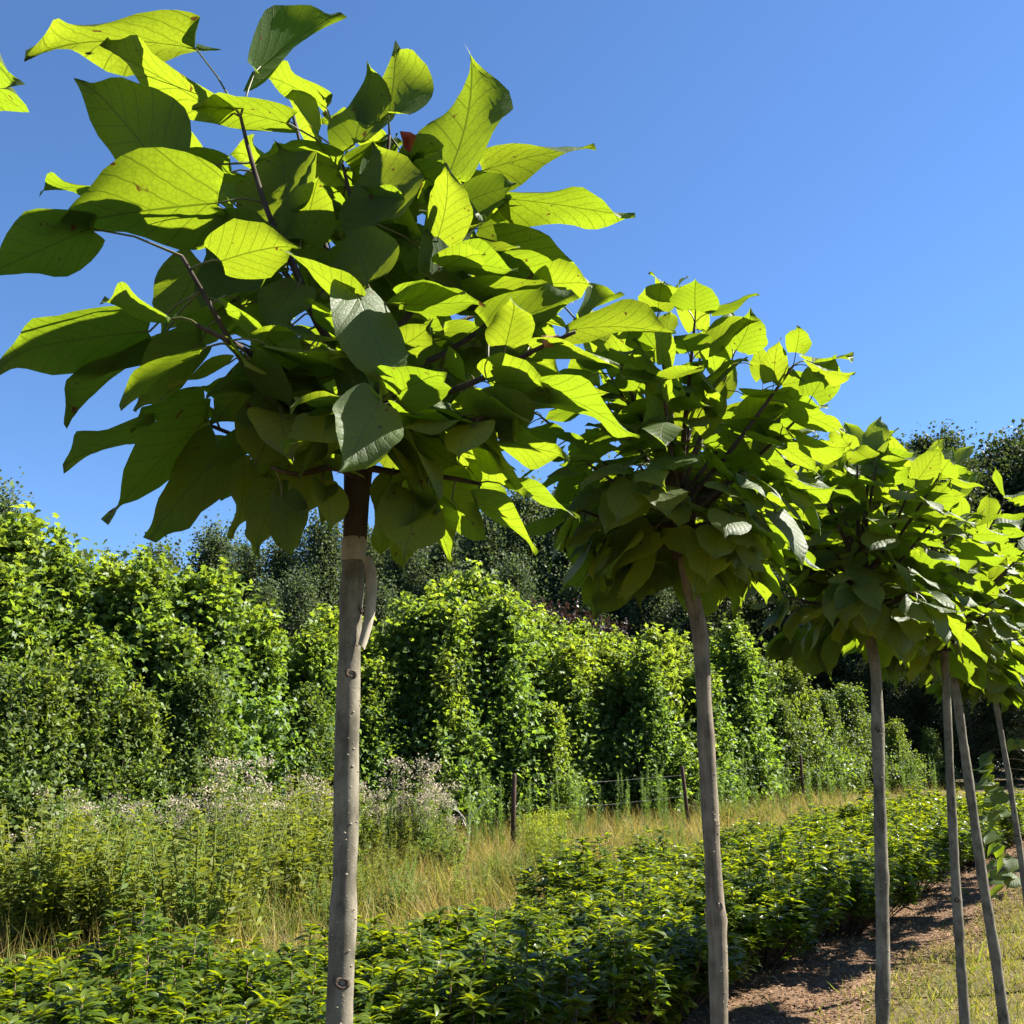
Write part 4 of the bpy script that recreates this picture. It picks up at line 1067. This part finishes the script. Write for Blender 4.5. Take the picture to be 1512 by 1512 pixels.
# litter on the dirt
n = 30000
Yy = rgn.uniform(5.6, 17, n); X = hedge_front_x(Yy) + rgn.uniform(-.5, 1.15, n)
P = np.stack([X, Yy, ground(X, Yy) + .018 + rgn.uniform(0, .012, n)], 1)
mb = MB()
Yv = np.stack([rgn.normal(0, 1, n), rgn.normal(0, 1, n), rgn.normal(0, .25, n)], 1); Zv = np.stack([rgn.normal(0, .3, n), rgn.normal(0, .3, n), np.ones(n)], 1)
S = np.stack([rgn.uniform(.005, .02, n), rgn.uniform(.015, .055, n), rgn.uniform(.01, .03, n)], 1)
tn = np.array([(1, 1, 1), (1.35, 1.4, 1.4), (.55, .45, .4), (.8, .7, .6), (1.1, .95, .8)])[rgn.integers(0, 5, n)] * rgn.uniform(.7, 1.2, (n, 1))
scatter(mb, DIAM[0], DIAM[1], P, frames(Yv, Zv), S, tn)
o = link('leaf_litter', mb.mesh('leaf_litter', M['chip'], smooth=False))
prop(o, 'dry leaf and bark litter scattered on the reddish dirt path', 'litter', kind='stuff')

# ------------------------------------------------------------------ wire fence
posts = [on_ground(x, y) for x, y in ((420, 1275), (588, 1268), (757, 1260), (1018, 1228), (1187, 1186))]
fr_ = empty('wire_fence', (posts[2].x, posts[2].y, gz(posts[2].x, posts[2].y)))
prop(fr_, 'old wire fence on thin dark posts in front of the thicket', 'fence')
rgf = random.Random(2); tops = []
for i, p in enumerate(posts):
    b = Vector((p.x, p.y, gz(p.x, p.y) - .05)) - fr_.location
    h = 1.24
    l = Vector((rgf.uniform(-.03, .03) + (-.10 if i == 3 else 0), 0, h))
    mb = MB(); tube(mb, [b, b + l * .5, b + l * .97, b + l], [.040, .038, .036, .024], 8, wob=.06, rng=rgf)
    link('post', mb.mesh('fence_post', M['post']), fr_)
    tops.append((b, l))
for f in (.55, .86):
    for (b, l), (b2, l2) in zip(tops, tops[1:]):
        a, c = b + l * f, b2 + l2 * f
        mb = MB(); tube(mb, [a, (a + c) * .5 - Vector((0, 0, .03)), c], [.0013] * 3, 4)
        link('wire', mb.mesh('fence_wire', M['wire']), fr_)
# bleached dead sapling before the fence
g = on_ground(688, 1264)
root = empty('dead_sapling', (g.x, g.y, gz(g.x, g.y)))
prop(root, 'leafless bleached dead sapling with forked twigs by the fence', 'sapling')
rgd = random.Random(6)
for a, h, kx in ((0, .95, .05), (1, .75, -.22), (2, .8, .30), (3, .45, -.3), (4, .5, .34)):
    s = Vector((0, 0, -.03)) if a == 0 else Vector((.01 * kx, 0, .35 + .05 * a))
    e = Vector((kx, rgd.uniform(-.2, .2), h if a == 0 else .35 + .05 * a + h * .5))
    me, P = branch_mesh([s, s.lerp(e, .5) + Vector((rgd.uniform(-.04, .04), 0, .02)), e], .016 if a == 0 else .009, .003, rgd)
    me.materials.clear(); me.materials.append(M['palewood'])
    link('trunk' if a == 0 else 'branch', me, root)

# ------------------------------------------------------------------ the insect under the topmost leaf
p = at_y(131, 79, T1Y - .07)
fly = empty('insect', p)
prop(fly, 'small black insect clinging under the edge of the topmost catalpa leaf', 'insect')
def blob(name, c, r, mat):
    mb = MB()
    n = 8
    tube(mb, [Vector(c) + Vector((r[0] * math.cos(math.pi * (1 - k / n)), 0, 0)) for k in range(n + 1)], [max(.0002, r[1] * math.sin(math.pi * k / n)) for k in range(n + 1)], 8)
    return link(name, mb.mesh(name, M[mat]), fly)
blob('body', (0, 0, 0), (.006, .003), 'fly'); blob('head', (-.0065, 0, .0005), (.002, .002), 'fly')
for s in (-1, 1):
    mb = MB(); mb.add(np.array([(0, 0, .002), (.004, s * .003, .0025), (.010, s * .004, .001), (.009, s * .001, .0015)]), [np.array([[0, 1, 2, 3]])])
    link('wing', mb.mesh('wing', M['flywing']), fly)
    for k in (-1, 0, 1):
        mb = MB(); tube(mb, [Vector((k * .002, 0, 0)), Vector((k * .004, s * .005, .003)), Vector((k * .006, s * .007, -.003))], [.0004, .0003, .0002], 4)
        link('leg', mb.mesh('leg', M['fly']), fly)

for kind in (GUM, HORN, POP, OAK, PUR, FLUFF, SPIRE, GOLD, BUSHW):         # prototypes never placed
    for p in kind:
        if p.name not in seen:
            for c in list(p.children): bpy.data.objects.remove(c)
            bpy.data.objects.remove(p)
print('laurels', N_LAUREL, 'objects', len(bpy.data.objects), 'tris', sum(len(m.loops) - 2 * len(m.polygons) for m in bpy.data.meshes))
